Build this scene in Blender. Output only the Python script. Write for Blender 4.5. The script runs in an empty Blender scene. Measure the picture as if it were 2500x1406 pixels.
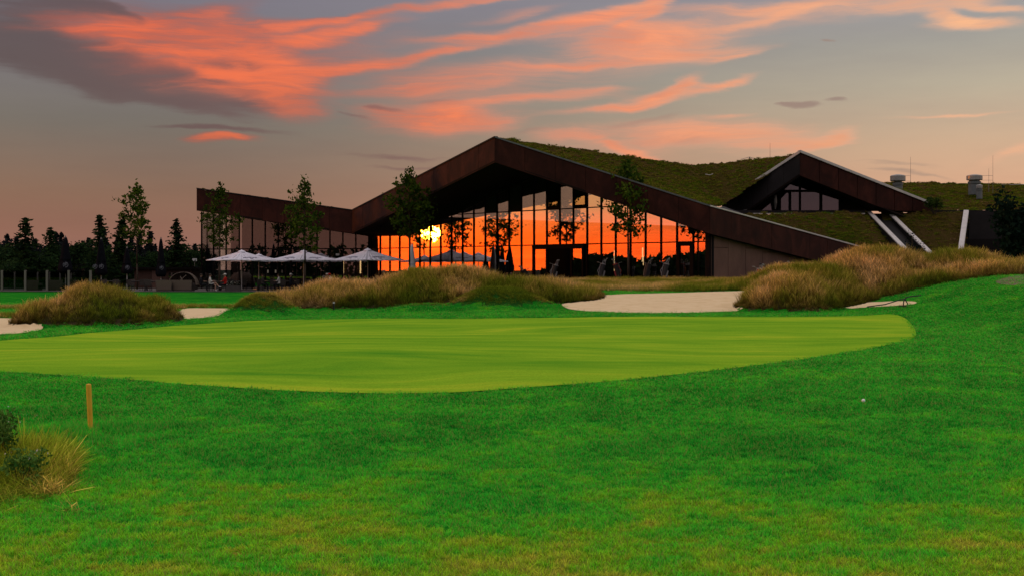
import bpy, bmesh, math, random
import numpy as np
from mathutils import Vector, Matrix, noise as mnoise
from mathutils.geometry import delaunay_2d_cdt

random.seed(7)
RNG = np.random.default_rng(7)
SC = bpy.context.scene
COL = SC.collection
R = math.radians

# ------------------------------------------------------------------ camera
EYE = 1.55          # metres above the lawn
FOC = 3000.0        # focal length in photograph pixels (2500 wide)
HZ = 658.0          # row of the horizon

cam_d = bpy.data.cameras.new("camera")
cam = bpy.data.objects.new("camera", cam_d)
COL.objects.link(cam)
cam.location = (0, 0, EYE)
cam.rotation_euler = (R(90), 0, 0)
cam_d.sensor_fit = 'HORIZONTAL'
cam_d.sensor_width = 36.0
cam_d.lens = 36.0 * FOC / 2500.0
cam_d.shift_y = -(703 - HZ) / 2500.0
cam_d.clip_start = 0.1
cam_d.clip_end = 6000
SC.camera = cam

SUN_AZ, SUN_EL = -80.5, 1.72

def srgb(r, g, b, k=1.0):
    def f(c):
        c /= 255.0
        return (c / 12.92 if c <= 0.04045 else ((c + 0.055) / 1.055) ** 2.4) * k
    return (f(r), f(g), f(b), 1.0)

# ------------------------------------------------------------------ node helper
class NT:
    def __init__(self, tree):
        self.t = tree
        self.n = tree.nodes
        self.l = tree.links
    def node(self, typ, **props):
        nd = self.n.new(typ)
        for k, v in props.items():
            setattr(nd, k, v)
        return nd
    def put(self, sock, v):
        if isinstance(v, bpy.types.NodeSocket):
            self.l.new(v, sock)
        elif v is not None:
            sock.default_value = v
    def m(self, op, a, b=None, c=None, clamp=False):
        nd = self.node('ShaderNodeMath', operation=op, use_clamp=clamp)
        for i, v in enumerate((a, b, c)):
            if v is not None:
                self.put(nd.inputs[i], v)
        return nd.outputs[0]
    def vm(self, op, a, b=None, scale=None):
        nd = self.node('ShaderNodeVectorMath', operation=op)
        self.put(nd.inputs[0], a)
        if b is not None:
            self.put(nd.inputs[1], b)
        if scale is not None:
            self.put(nd.inputs['Scale'], scale)
        return nd.outputs['Value'] if op in ('LENGTH', 'DOT_PRODUCT', 'DISTANCE') else nd.outputs[0]
    def ss(self, v, lo, hi, a=0.0, b=1.0, kind='SMOOTHSTEP'):
        nd = self.node('ShaderNodeMapRange', interpolation_type=kind)
        self.put(nd.inputs[0], v)
        for i, x in enumerate((lo, hi, a, b)):
            self.put(nd.inputs[i + 1], x)
        return nd.outputs[0]
    def mix(self, f, a, b, blend='MIX'):
        nd = self.node('ShaderNodeMix', data_type='RGBA', blend_type=blend)
        self.put(nd.inputs[0], f)
        self.put(nd.inputs[6], a)
        self.put(nd.inputs[7], b)
        return nd.outputs[2]
    def noise(self, vec, scale, detail=4.0, rough=0.55, dist=0.0, col=False):
        nd = self.node('ShaderNodeTexNoise')
        self.put(nd.inputs['Vector'], vec)
        nd.inputs['Scale'].default_value = scale
        nd.inputs['Detail'].default_value = detail
        nd.inputs['Roughness'].default_value = rough
        nd.inputs['Distortion'].default_value = dist
        return nd.outputs['Color' if col else 'Fac']
    def mapping(self, vec, loc=(0, 0, 0), rot=(0, 0, 0), scale=(1, 1, 1), typ='POINT'):
        nd = self.node('ShaderNodeMapping', vector_type=typ)
        self.put(nd.inputs[0], vec)
        nd.inputs[1].default_value = loc
        nd.inputs[2].default_value = rot
        nd.inputs[3].default_value = scale
        return nd.outputs[0]
    def ramp(self, f, stops, interp='LINEAR'):
        nd = self.node('ShaderNodeValToRGB')
        cr = nd.color_ramp
        cr.interpolation = interp
        while len(cr.elements) < len(stops):
            cr.elements.new(0.5)
        for e, (p, c) in zip(cr.elements, stops):
            e.position = p
            e.color = c if len(c) == 4 else (*c, 1)
        self.put(nd.inputs[0], f)
        return nd.outputs[0]
    def comb(self, x, y, z=0.0):
        nd = self.node('ShaderNodeCombineXYZ')
        for i, v in enumerate((x, y, z)):
            self.put(nd.inputs[i], v)
        return nd.outputs[0]
    def sep(self, v):
        nd = self.node('ShaderNodeSeparateXYZ')
        self.put(nd.inputs[0], v)
        return nd.outputs[0], nd.outputs[1], nd.outputs[2]

# ------------------------------------------------------------------ sky
def angles(px, py):
    az = math.atan2(px - 1250, FOC)
    el = math.atan((HZ - py) / FOC * math.cos(az))
    return math.degrees(az), math.degrees(el)

def build_world():
    w = bpy.data.worlds.new("World")
    SC.world = w
    w.use_nodes = True
    nt = NT(w.node_tree)
    nt.n.clear()
    tc = nt.node('ShaderNodeTexCoord')
    d = nt.vm('NORMALIZE', tc.outputs['Generated'])
    x, y, z = nt.sep(d)
    az = nt.m('MULTIPLY', nt.m('ARCTAN2', x, y), 180 / math.pi)
    el = nt.m('MULTIPLY', nt.m('ARCSINE', z), 180 / math.pi)
    P = nt.comb(az, el)
    # large bend of the cloud shapes
    w1 = nt.noise(nt.mapping(P, scale=(0.22, 0.5, 1)), 1.0, 2.0, 0.5, col=True)
    w2 = nt.noise(nt.mapping(P, rot=(0, 0, R(-12)), scale=(0.4, 1.2, 1)), 1.0, 4.0, 0.6, col=True)
    W = nt.vm('ADD', P, nt.vm('MULTIPLY', nt.vm('SUBTRACT', w1, (0.5, 0.5, 0.5)), (1.2, .7, 0)))
    W = nt.vm('ADD', W, nt.vm('MULTIPLY', nt.vm('SUBTRACT', w2, (0.5, 0.5, 0.5)), (1.5, 0.42, 0)))

    cur = {'W': W}
    def stroke(px, py, rx, ry, rot, amp):
        a, e = angles(px, py)
        k = 1 / 52.4
        v = nt.mapping(cur['W'], loc=(a, e, 0), rot=(0, 0, R(rot)), scale=(rx * k, ry * k, 1), typ='TEXTURE')
        return nt.ss(nt.vm('LENGTH', v), 0.0, 1.68, amp, 0.0)

    def total(lst):
        acc = None
        for s in lst:
            v = stroke(*s)
            acc = v if acc is None else nt.m('MAXIMUM', acc, v)
        return acc

    bright = [
        (1650, 345, 330, 42, 0, .50), (1080, 288, 210, 46, 0, .55), (1560, 115, 260, 56, 2, .55), (1250, 205, 330, 50, 5, .42), (380, 110, 260, 80, -12, .42),
        (1600, 100, 150, 40, 2, .6), (760, 140, 300, 60, 8, .40), (1950, 25, 330, 34, 2, .45),
        (330, 120, 120, 70, -14, .80), (430, 110, 190, 70, -8, 1.05), (400, 52, 190, 24, 12, 1.0), (500, 150, 130, 70, -14, 1.05),
        (590, 75, 130, 26, 4, 1.0), (540, 110, 150, 60, -4, .95), (640, 190, 130, 50, -16, .85),
        (700, 175, 110, 34, 4, .85), (690, 220, 110, 60, -14, 1.05), (705, 258, 85, 26, -10, 1.1),
        (800, 170, 130, 14, 14, .9), (960, 150, 220, 13, 10, .95), (1080, 132, 80, 8, 8, .7),
        (720, 108, 130, 16, 10, .85), (860, 72, 130, 13, 11, .85), (760, 62, 140, 10, 10, .6),
        (930, 34, 240, 12, 10, .85), (1130, 10, 200, 8, 6, .75),
        (1120, 96, 120, 10, 2, .7), (1300, 78, 240, 20, 9, 1.0), (1480, 46, 130, 20, 18, 1.05), (1590, 18, 60, 24, 34, .95), (1560, 50, 70, 8, 30, .8),
        (1250, 40, 110, 14, 8, .55),
        (1580, 92, 170, 32, 2, .75), (1500, 118, 140, 24, 10, .55), (1640, 138, 200, 14, 3, .90), (1460, 156, 200, 10, 2, .75), (1780, 140, 60, 8, 8, .6),
        (1500, 262, 150, 10, 6, .85), (1590, 240, 110, 16, 14, 1.05), (1660, 218, 60, 16, 26, 1.05), (1720, 222, 60, 12, 14, .75), (1780, 198, 70, 9, 14, .9),
        (1320, 244, 200, 12, 3, .82), (1440, 222, 110, 9, 4, .8), (1040, 292, 130, 30, 0, .85), (1120, 280, 90, 22, -6, .8),
        (930, 270, 90, 18, -8, .7), (1190, 300, 90, 18, 2, .6), (1000, 220, 200, 14, 3, .60), (1110, 185, 230, 30, 4, .52),
        (520, 340, 70, 9, 6, 1.05), (570, 334, 60, 8, 0, .95),
        (1510, 358, 70, 10, -22, .9), (1590, 384, 90, 12, -20, .95), (1640, 400, 80, 8, -10, .8), (1390, 325, 90, 14, 2, .7),
        (1800, 330, 170, 18, 2, .72), (1930, 352, 130, 16, 4, .9), (2040, 338, 60, 15, 18, 1.0), (1960, 366, 90, 8, 8, .8),
        (1680, 318, 250, 30, 0, .55), (2160, 14, 200, 16, -3, .65), (2300, 10, 140, 14, 2, .7), (2320, 40, 70, 16, -22, .85), (2400, 58, 110, 14, -4, .9), (2450, 20, 80, 10, -10, .75),
        (1800, 20, 200, 14, 0, .58), (1880, 44, 120, 10, 12, .55), (2460, 378, 90, 12, 16, .65), (2330, 284, 130, 5, 0, .6), (1770, 280, 60, 7, 3, .55),
        (190, 66, 120, 30, -14, .60), (110, 40, 80, 18, -6, .52), (40, 66, 60, 14, 0, .5), (300, 190, 110, 20, -18, .35),
    ]
    dark = [
        (150, 150, 320, 46, -12, 1.0), (330, 215, 260, 30, -13, 1.0), (560, 238, 150, 20, -13, .9), (440, 190, 160, 26, -16, .9),
        (40, 20, 150, 40, -8, .75), (50, 110, 190, 50, -6, .9), (180, 120, 140, 34, -14, .7), (160, 10, 120, 22, -6, .7), (230, 22, 90, 20, -12, .95), (290, 40, 50, 14, -24, .9),
        (580, 158, 90, 12, 0, .9), (540, 205, 120, 14, -10, .7), (490, 314, 110, 7, 0, .75), (620, 318, 160, 6, 0, .45),
        (1955, 248, 45, 9, -4, 1.0), (1915, 244, 26, 5, 6, .8), (2048, 247, 30, 6, -10, .85), (1000, 385, 150, 8, -2, .6),
        (2190, 400, 150, 7, -3, .5), (2220, 420, 110, 7, -6, .5), (940, 262, 50, 9, -6, .8), (870, 280, 70, 9, -14, .6), (1090, 252, 60, 9, -4, .75),
        (1560, 300, 130, 10, 10, .5), (1000, 408, 140, 6, 0, .5), (2025, 103, 22, 4, 0, .7), (1660, 345, 150, 14, 0, .45), (1300, 320, 90, 8, 4, .4),
    ]
    fine = nt.noise(nt.mapping(W, rot=(0, 0, R(-10)), scale=(0.13, 0.75, 1)), 1.0, 7.0, 0.55, 0.8)
    wisp = nt.noise(nt.mapping(W, rot=(0, 0, R(-13)), scale=(0.22, 2.6, 1)), 1.0, 5.0, 0.58, 0.9)
    tex = nt.m('ADD', nt.m('MULTIPLY', nt.m('SUBTRACT', fine, 0.5), 1.9), nt.m('MULTIPLY', nt.m('SUBTRACT', wisp, 0.5), 0.9))
    fib = nt.noise(nt.mapping(W, rot=(0, 0, R(-11)), scale=(0.35, 7.5, 1)), 1.0, 4.0, 0.65, 0.6)
    tex = nt.m('ADD', tex, nt.m('MULTIPLY', nt.m('SUBTRACT', fib, 0.5), 0.75))
    def soft(lst):
        """sum that saturates, so neighbouring strokes melt together"""
        acc = None
        for i, s_ in enumerate(lst):
            if i % 8 == 7:      # chain the strokes so that only a few values are alive at a time
                cur['W'] = nt.vm('ADD', W, nt.m('MULTIPLY', acc, 1e-7))
            v = nt.m('SUBTRACT', 1.0, stroke(*s_))
            acc = v if acc is None else nt.m('MULTIPLY', acc, v)
        return nt.m('SUBTRACT', 1.0, acc)
    B = soft([(a_, b_, c_, d_, e_, min(.97, f_ * .92)) for a_, b_, c_, d_, e_, f_ in bright])
    D = soft([(a_, b_, c_, d_, e_, min(.97, f_ * .92)) for a_, b_, c_, d_, e_, f_ in dark])
    Bv = nt.m('ADD', nt.m('MULTIPLY', B, 0.95), nt.m('MULTIPLY', tex, nt.m('ADD', 0.10, nt.m('MULTIPLY', B, 0.60))))
    Bm = nt.ss(Bv, 0.36, 1.18)
    Bd = nt.ss(Bv, 0.04, 0.72)
    Dm = nt.ss(nt.m('ADD', D, nt.m('MULTIPLY', tex, 0.45)), 0.14, 0.85)
    # clouds above and outside the picture carry on in the same manner
    far = nt.noise(nt.mapping(P, rot=(0, 0, R(-9)), scale=(0.05, 0.2, 1)), 1.0, 6.0, 0.6, 0.5)
    fm = nt.m('MULTIPLY', nt.ss(far, 0.5, 0.75), nt.ss(el, 12.0, 18.0))
    Bm = nt.m('MAXIMUM', Bm, nt.m('MULTIPLY', fm, 0.6))

    e01 = nt.m('DIVIDE', el, 90.0, clamp=True)
    def q(e):
        return e / 90.0
    left = nt.ramp(e01, [(0, srgb(150, 108, 98)), (q(1.5), srgb(146, 104, 90)), (q(3.4), srgb(130, 98, 86)),
                         (q(6.5), srgb(104, 96, 94)), (q(10), srgb(110, 104, 112)), (q(13), srgb(116, 108, 124)),
                         (q(32), srgb(212, 205, 208)), (1, srgb(238, 233, 230))])
    right = nt.ramp(e01, [(0, srgb(226, 168, 142)), (q(3.5), srgb(220, 170, 138)), (q(5.5), srgb(208, 172, 142)),
                          (q(8), srgb(186, 172, 150)), (q(10), srgb(164, 158, 148)), (q(13), srgb(152, 148, 156)),
                          (q(32), srgb(214, 208, 208)), (1, srgb(238, 233, 230))])  # both ramps brightened overhead, beyond the view, to light the lawn
    side = nt.m('MULTIPLY', nt.ss(az, -18.0, 28.0), nt.ss(az, 160.0, 70.0))
    base = nt.mix(side, left, right)
    mott = nt.noise(nt.mapping(P, rot=(0, 0, R(-4)), scale=(0.12, 0.7, 1)), 1.0, 4.0, 0.6)
    base = nt.mix(nt.ss(mott, 0.3, 0.75, 0.0, 0.35), base, nt.vm('MULTIPLY', base, (0.8, 0.78, 0.85)))
    # lit cloud colour: deep orange to the left, peach to the right
    ccol = nt.ramp(nt.ss(az, -20.0, 20.0, kind='LINEAR'),
                   [(0, srgb(230, 92, 50)), (0.35, srgb(238, 112, 70)), (0.6, srgb(246, 144, 102)), (1, srgb(252, 182, 132))])
    ccol = nt.mix(nt.ss(fine, 0.35, 0.65), nt.vm('MULTIPLY', ccol, (0.80, 0.72, 0.78)), ccol)
    dcol = nt.ramp(nt.ss(az, -22.0, 20.0, kind='LINEAR'),
                   [(0, srgb(78, 58, 68)), (0.35, srgb(104, 72, 78)), (0.6, srgb(150, 116, 108)), (1, srgb(150, 130, 120))])
    sky = nt.mix(nt.m('MULTIPLY', Dm, 0.92), base, dcol)
    dim = nt.ramp(nt.ss(az, -22.0, 20.0, kind='LINEAR'),
                  [(0, srgb(112, 66, 68)), (0.3, srgb(158, 92, 84)), (0.55, srgb(206, 138, 116)), (1, srgb(226, 172, 140))])
    sky = nt.mix(nt.m('MULTIPLY', Bd, 0.8), sky, dim)
    sky = nt.mix(Bm, sky, ccol)
    sky = nt.mix(nt.m('MULTIPLY', Dm, nt.ss(fine, 0.62, 0.40, 0.15, 0.75)), sky, dcol)
    # sunset band low in the west, where the sun stands
    daz = nt.m('DIVIDE', nt.m('ADD', az, 84.0), 17.0)
    ga = nt.m('EXPONENT', nt.m('MULTIPLY', nt.m('MULTIPLY', daz, daz), -1.0))
    ge = nt.ss(nt.m('ADD', el, nt.m('MULTIPLY', nt.m('SUBTRACT', mott, 0.5), 1.6)), 1.2, 3.4, 1.0, 0.0)
    bandc = nt.ramp(nt.ss(el, 0.0, 3.2, kind='LINEAR'),
                    [(0, (1.0, .100, .010)), (0.35, (1.0, .055, .006)), (0.75, (0.66, .036, .010)), (1, (0.34, .045, .03))])
    bandc = nt.vm('SCALE', bandc, scale=nt.m('MULTIPLY', 3.3, nt.m('ADD', .78, nt.m('MULTIPLY', nt.ss(nt.noise(nt.mapping(P, rot=(0, 0, R(-5)), scale=(.16, 2.2, 1)), 1.0, 4.0, .6, .5), .35, .7), .5))))
    sky = nt.mix(nt.m('MULTIPLY', ga, ge), sky, bandc)
    sd = (math.sin(R(SUN_AZ)) * math.cos(R(SUN_EL)), math.cos(R(SUN_AZ)) * math.cos(R(SUN_EL)), math.sin(R(SUN_EL)))
    ang = nt.m('MULTIPLY', nt.m('ARCCOSINE', nt.m('MINIMUM', nt.vm('DOT_PRODUCT', d, sd), 1.0)), 180 / math.pi)
    g1 = nt.m('EXPONENT', nt.m('MULTIPLY', nt.m('MULTIPLY', ang, ang), -3.6))
    g2 = nt.m('EXPONENT', nt.m('MULTIPLY', ang, -0.55))
    glow = nt.vm('ADD', nt.vm('SCALE', (7.0, 1.7, 0.12), scale=g1), nt.vm('SCALE', (1.3, 0.06, 0.005), scale=g2))
    sky = nt.vm('ADD', sky, glow)
    nish = nt.node('ShaderNodeTexSky', sky_type='NISHITA', sun_disc=False)
    nish.sun_elevation = R(SUN_EL)
    nish.sun_rotation = R(SUN_AZ % 360)
    nish.dust_density = 3.0
    bg = nt.node('ShaderNodeBackground')
    nt.put(bg.inputs[0], sky)
    bg.inputs[1].default_value = 1.0
    bg2 = nt.node('ShaderNodeBackground')
    nt.put(bg2.inputs[0], nish.outputs[0])
    bg2.inputs[1].default_value = 0.05
    add = nt.node('ShaderNodeAddShader')
    nt.l.new(bg.outputs[0], add.inputs[0])
    nt.l.new(bg2.outputs[0], add.inputs[1])
    out = nt.node('ShaderNodeOutputWorld')
    nt.l.new(add.outputs[0], out.inputs[0])
    w.cycles.sampling_method = 'MANUAL'
    w.cycles.sample_map_resolution = 1024
build_world()

sun_d = bpy.data.lights.new("sun", 'SUN')
sun_d.energy = 0.65
sun_d.angle = R(0.8)
sun_d.color = (1.0, 0.27, 0.002)
sun = bpy.data.objects.new("sun", sun_d)
COL.objects.link(sun)
_sd = Vector((math.sin(R(SUN_AZ)) * math.cos(R(SUN_EL)), math.cos(R(SUN_AZ)) * math.cos(R(SUN_EL)), math.sin(R(SUN_EL))))
sun.rotation_euler = _sd.to_track_quat('Z', 'Y').to_euler()
sun.location = _sd * 60

vs = SC.view_settings
vs.view_transform = 'Standard'
vs.look = 'None'
vs.exposure = 0.0
vs.gamma = 1.0
vs.use_curve_mapping = False
SC.cycles.caustics_reflective = False
SC.cycles.caustics_refractive = False
SC.cycles.max_bounces = 6
SC.cycles.transparent_max_bounces = 12

# ------------------------------------------------------------------ small helpers
def PX(px, py, Y):
    return Vector(((px - 1250) * Y / FOC, Y, EYE - (py - HZ) * Y / FOC))

def tag(o, label=None, cat=None, group=None, kind=None):
    if label: o["label"] = label
    if cat: o["category"] = cat
    if group: o["group"] = group
    if kind: o["kind"] = kind
    return o

def empty(name, loc=(0, 0, 0), rz=0.0):
    o = bpy.data.objects.new(name, None)
    COL.objects.link(o)
    o.location = loc
    o.rotation_euler = (0, 0, rz)
    o.empty_display_size = 0.2
    return o

class MB:
    """collects shapes, then links them as one mesh object"""
    def __init__(self):
        self.v, self.f, self.mi = [], [], []
        self.cur = 0
    def face(self, pts):
        b = len(self.v)
        self.v += [tuple(p) for p in pts]
        self.f.append(tuple(range(b, b + len(pts))))
        self.mi.append(self.cur)
        return self
    def hexa(self, c):                       # c: 4 bottom + 4 top corners, same winding
        b = len(self.v)
        self.v += [tuple(p) for p in c]
        for q in ((0, 3, 2, 1), (4, 5, 6, 7), (0, 1, 5, 4), (1, 2, 6, 5), (2, 3, 7, 6), (3, 0, 4, 7)):
            self.f.append(tuple(b + i for i in q))
            self.mi.append(self.cur)
        return self
    def box(self, c, s, rz=0.0):
        cx, cy, cz = c
        hx, hy, hz = s[0] / 2, s[1] / 2, s[2] / 2
        co, si = math.cos(rz), math.sin(rz)
        P = []
        for dz in (-hz, hz):
            for dx, dy in ((-hx, -hy), (hx, -hy), (hx, hy), (-hx, hy)):
                P.append((cx + dx * co - dy * si, cy + dx * si + dy * co, cz + dz))
        return self.hexa(P)
    def slab(self, q, off):                  # quad q extruded by the vector off
        off = Vector(off)
        return self.hexa([Vector(p) for p in q] + [Vector(p) + off for p in q])
    def tube(self, p0, p1, r0, r1=None, n=6, cap=True):
        r1 = r0 if r1 is None else r1
        p0, p1 = Vector(p0), Vector(p1)
        d = (p1 - p0)
        if d.length < 1e-6:
            return self
        d.normalize()
        a = d.orthogonal().normalized()
        c = d.cross(a)
        b = len(self.v)
        for p, r in ((p0, r0), (p1, r1)):
            for i in range(n):
                t = 2 * math.pi * i / n
                self.v.append(tuple(p + (a * math.cos(t) + c * math.sin(t)) * r))
        for i in range(n):
            j = (i + 1) % n
            self.f.append((b + i, b + j, b + n + j, b + n + i))
            self.mi.append(self.cur)
        if cap:
            self.f.append(tuple(b + n + i for i in range(n)))
            self.f.append(tuple(b + i for i in reversed(range(n))))
            self.mi += [self.cur] * 2
        return self
    def path(self, pts, r, n=5):
        for i in range(len(pts) - 1):
            ra = r[i] if isinstance(r, (list, tuple)) else r
            rb = r[i + 1] if isinstance(r, (list, tuple)) else r
            self.tube(pts[i], pts[i + 1], ra, rb, n)
        return self
    def lathe(self, prof, c=(0, 0, 0), n=16, wob=None):
        b = len(self.v)
        for k, (r, z) in enumerate(prof):
            for i in range(n):
                t = 2 * math.pi * i / n
                rr = r * (wob(t, k) if wob else 1.0)
                self.v.append((c[0] + rr * math.cos(t), c[1] + rr * math.sin(t), c[2] + z))
        for k in range(len(prof) - 1):
            for i in range(n):
                j = (i + 1) % n
                self.f.append((b + k * n + i, b + k * n + j, b + (k + 1) * n + j, b + (k + 1) * n + i))
                self.mi.append(self.cur)
        m = (len(prof) - 1) * n
        self.f.append(tuple(b + m + i for i in range(n)))
        self.f.append(tuple(b + i for i in reversed(range(n))))
        self.mi += [self.cur] * 2
        return self
    def build(self, name, mats, parent=None, smooth=False, origin=None):
        me = bpy.data.meshes.new(name)
        v = self.v
        if parent is not None and origin is None and parent.get("_world"):
            origin = parent.location
        if origin is not None:
            ox, oy, oz = origin
            v = [(p[0] - ox, p[1] - oy, p[2] - oz) for p in v]
        me.from_pydata(v, [], self.f)
        for mt in (mats if isinstance(mats, (list, tuple)) else [mats]):
            me.materials.append(mt)
        if any(self.mi):
            me.polygons.foreach_set("material_index", self.mi)
        if smooth:
            me.polygons.foreach_set("use_smooth", [True] * len(self.f))
        me.update()
        o = bpy.data.objects.new(name, me)
        COL.objects.link(o)
        if parent is not None:
            o.parent = parent
        return o

def fast_mesh(name, v, f, mats, parent=None, smooth=True):
    """numpy vertices (N,3) and quads or tris (M,k)"""
    me = bpy.data.meshes.new(name)
    v = np.asarray(v, dtype=np.float32)
    f = np.asarray(f, dtype=np.int32)
    k = f.shape[1]
    me.vertices.add(len(v))
    me.vertices.foreach_set("co", v.ravel())
    me.loops.add(f.size)
    me.loops.foreach_set("vertex_index", f.ravel())
    me.polygons.add(len(f))
    me.polygons.foreach_set("loop_start", np.arange(0, f.size, k, dtype=np.int32))
    me.polygons.foreach_set("loop_total", np.full(len(f), k, dtype=np.int32))
    if smooth:
        me.polygons.foreach_set("use_smooth", np.ones(len(f), dtype=bool))
    for mt in (mats if isinstance(mats, (list, tuple)) else [mats]):
        me.materials.append(mt)
    me.update(calc_edges=True)
    me.validate()
    o = bpy.data.objects.new(name, me)
    if parent != 'NOLINK':
        COL.objects.link(o)
        if parent is not None:
            o.parent = parent
    return o

def copy_tree(o, parent=None):
    c = o.copy()
    COL.objects.link(c)
    if parent is not None:
        c.parent = parent
    for ch in o.children:
        copy_tree(ch, c)
    return c

def sm(a, b, x):
    t = np.clip((np.asarray(x, dtype=float) - a) / (b - a), 0, 1)
    return t * t * (3 - 2 * t)

# value noise (numpy), for terrain and planting masks
_perm = RNG.random((256, 256))
def vnoise(x, y, s=1.0, oct=3):
    x = np.asarray(x, float) * s + 1000.0
    y = np.asarray(y, float) * s + 1000.0
    tot, amp, nrm = 0.0, 1.0, 0.0
    for o in range(oct):
        xi, yi = np.floor(x).astype(int), np.floor(y).astype(int)
        fx, fy = x - xi, y - yi
        fx, fy = fx * fx * (3 - 2 * fx), fy * fy * (3 - 2 * fy)
        a = _perm[xi % 256, yi % 256]; b = _perm[(xi + 1) % 256, yi % 256]
        c = _perm[xi % 256, (yi + 1) % 256]; d = _perm[(xi + 1) % 256, (yi + 1) % 256]
        tot = tot + amp * ((a * (1 - fx) + b * fx) * (1 - fy) + (c * (1 - fx) + d * fx) * fy)
        nrm += amp
        amp *= 0.5
        x, y = x * 2.03 + 17.3, y * 2.03 + 5.1
    return tot / nrm

# ------------------------------------------------------------------ materials
def mat(name, color, rough=0.7, spec=0.3, metal=0.0):
    m = bpy.data.materials.new(name)
    m.use_nodes = True
    b = m.node_tree.nodes["Principled BSDF"]
    b.inputs["Base Color"].default_value = (*color[:3], 1)
    b.inputs["Roughness"].default_value = rough
    b.inputs["Specular IOR Level"].default_value = spec
    b.inputs["Metallic"].default_value = metal
    return m

def noisy(name, stops, scale, rough=0.75, spec=0.25, bump=0.0, bscale=None, detail=6, stretch=(1, 1, 1), coord='Object', metal=0.0, dist=0.0):
    m = mat(name, (0.5, 0.5, 0.5), rough, spec, metal)
    nt = NT(m.node_tree)
    b = nt.n["Principled BSDF"]
    tc = nt.node('ShaderNodeTexCoord')
    v = nt.mapping(tc.outputs[coord], scale=stretch)
    f = nt.noise(v, scale, detail, 0.6, dist)
    nt.put(b.inputs["Base Color"], nt.ramp(f, stops))
    if bump:
        bp = nt.node('ShaderNodeBump')
        bp.inputs['Strength'].default_value = bump
        bp.inputs['Distance'].default_value = 0.05
        nt.put(bp.inputs['Height'], nt.noise(v, bscale or scale * 4, 5, 0.6))
        nt.put(b.inputs['Normal'], bp.outputs[0])
    return m

M = {}
M['corten'] = noisy('corten_cladding', [(0.28, (.020, .0062, .0048)), (0.5, (.038, .0100, .007)), (0.72, (.066, .0175, .0115))], 0.9, 0.7, 0.12, 0.1, 30, stretch=(1, 1, .6), dist=1.0)
M['corten_dark'] = noisy('dark_cladding', [(0.3, (.012, .010, .011)), (0.7, (.022, .018, .019))], 1.1, 0.65, 0.15, 0.1, 30)
M['soffit'] = noisy('soffit_board', [(0.3, (.010, .006, .005)), (0.7, (.016, .009, .007))], 1.5, 0.8, 0.1)
M['panel'] = noisy('rusty_wall_panel', [(0.3, (.095, .048, .038)), (0.5, (.130, .066, .050)), (0.72, (.17, .092, .070))], 0.8, 0.6, 0.25, 0.1, 25, stretch=(1, 1, .5))
M['frame'] = mat('window_frame', (.009, .006, .0055), 0.8, 0.06)
M['edge'] = noisy('pale_edge_metal', [(0.3, (.48, .44, .42)), (0.7, (.62, .57, .54))], 2.0, 0.5, 0.4)
M['dark'] = mat('interior_dark', (.012, .010, .010), 0.9, 0.1)
M['floor'] = noisy('terrace_paving', [(0.3, (.07, .062, .058)), (0.7, (.11, .10, .09))], 2.0, 0.8, 0.2, 0.2)
M['curtain'] = noisy('curtain_cloth', [(0.3, (.014, .032, .030)), (0.7, (.026, .05, .046))], 3.0, 0.9, 0.1)
M['vent'] = noisy('galvanised_vent', [(0.3, (.10, .115, .12)), (0.7, (.16, .175, .18))], 3, 0.45, 0.5, metal=0.4)
M['vent_cap'] = noisy('vent_cap_metal', [(0.3, (.26, .25, .24)), (0.7, (.36, .35, .33))], 3, 0.45, 0.5, metal=0.4)
M['steel'] = mat('steel_rod', (.25, .24, .24), 0.4, 0.5, 0.6)
M['canvas_white'] = noisy('white_canvas', [(0.3, (.70, .67, .76)), (0.7, (.78, .75, .84))], 2.5, 0.85, 0.15, 0.15, 6)
M['canvas_black'] = noisy('black_canvas', [(0.3, (.005, .005, .008)), (0.7, (.010, .010, .014))], 3, 0.95, 0.02, 0.3, 8)
M['print_grey'] = mat('grey_print', (.10, .10, .17), 0.8, 0.1)
M['print_white'] = mat('white_print', (.15, .15, .18), 0.8, 0.1)
M['pole_white'] = mat('white_pole', (.46, .43, .43), 0.45, 0.4)
M['pole_grey'] = mat('grey_post', (.17, .145, .135), 0.5, 0.4)
M['wicker'] = noisy('grey_wicker', [(0.35, (.045, .038, .034)), (0.65, (.085, .072, .065))], 40, 0.8, 0.2, 0.4, 60)
M['wicker_pale'] = noisy('pale_wicker', [(0.35, (.11, .085, .066)), (0.65, (.18, .14, .11))], 30, 0.8, 0.2, 0.4, 60)
M['black_metal'] = mat('black_metal', (.014, .014, .015), 0.5, 0.4)
M['table_top'] = noisy('table_board', [(0.3, (.05, .04, .034)), (0.7, (.09, .075, .065))], 6, 0.5, 0.3)
M['brick'] = noisy('brown_render', [(0.3, (.055, .030, .024)), (0.7, (.085, .046, .036))], 4, 0.85, 0.1, 0.2)
M['skin'] = mat('skin', (.36, .20, .145), 0.6, 0.3)
M['hair'] = mat('hair', (.03, .02, .014), 0.7, 0.2)
M['white_cloth'] = noisy('white_cloth', [(0.3, (.5, .48, .47)), (0.7, (.62, .6, .58))], 8, 0.85, 0.1)
M['red_cloth'] = mat('red_cloth', (.42, .02, .015), 0.85, 0.1)
M['dark_cloth'] = mat('dark_cloth', (.016, .017, .022), 0.9, 0.1)
M['grey_cloth'] = mat('grey_cloth', (.09, .075, .075), 0.9, 0.1)
M['stake'] = noisy('yellow_stake_paint', [(0.3, (.72, .36, .02)), (0.55, (.82, .46, .04)), (0.8, (.56, .27, .015))], 25, 0.6, 0.3, 0.2, 60, stretch=(1, 1, .3))
M['ball'] = mat('ball_white', (.85, .85, .8), 0.35, 0.5)
M['bark'] = noisy('bark', [(0.3, (.030, .022, .016)), (0.7, (.062, .048, .036))], 12, 0.9, 0.1, 0.4, 30, stretch=(1, 1, .3))
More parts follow.
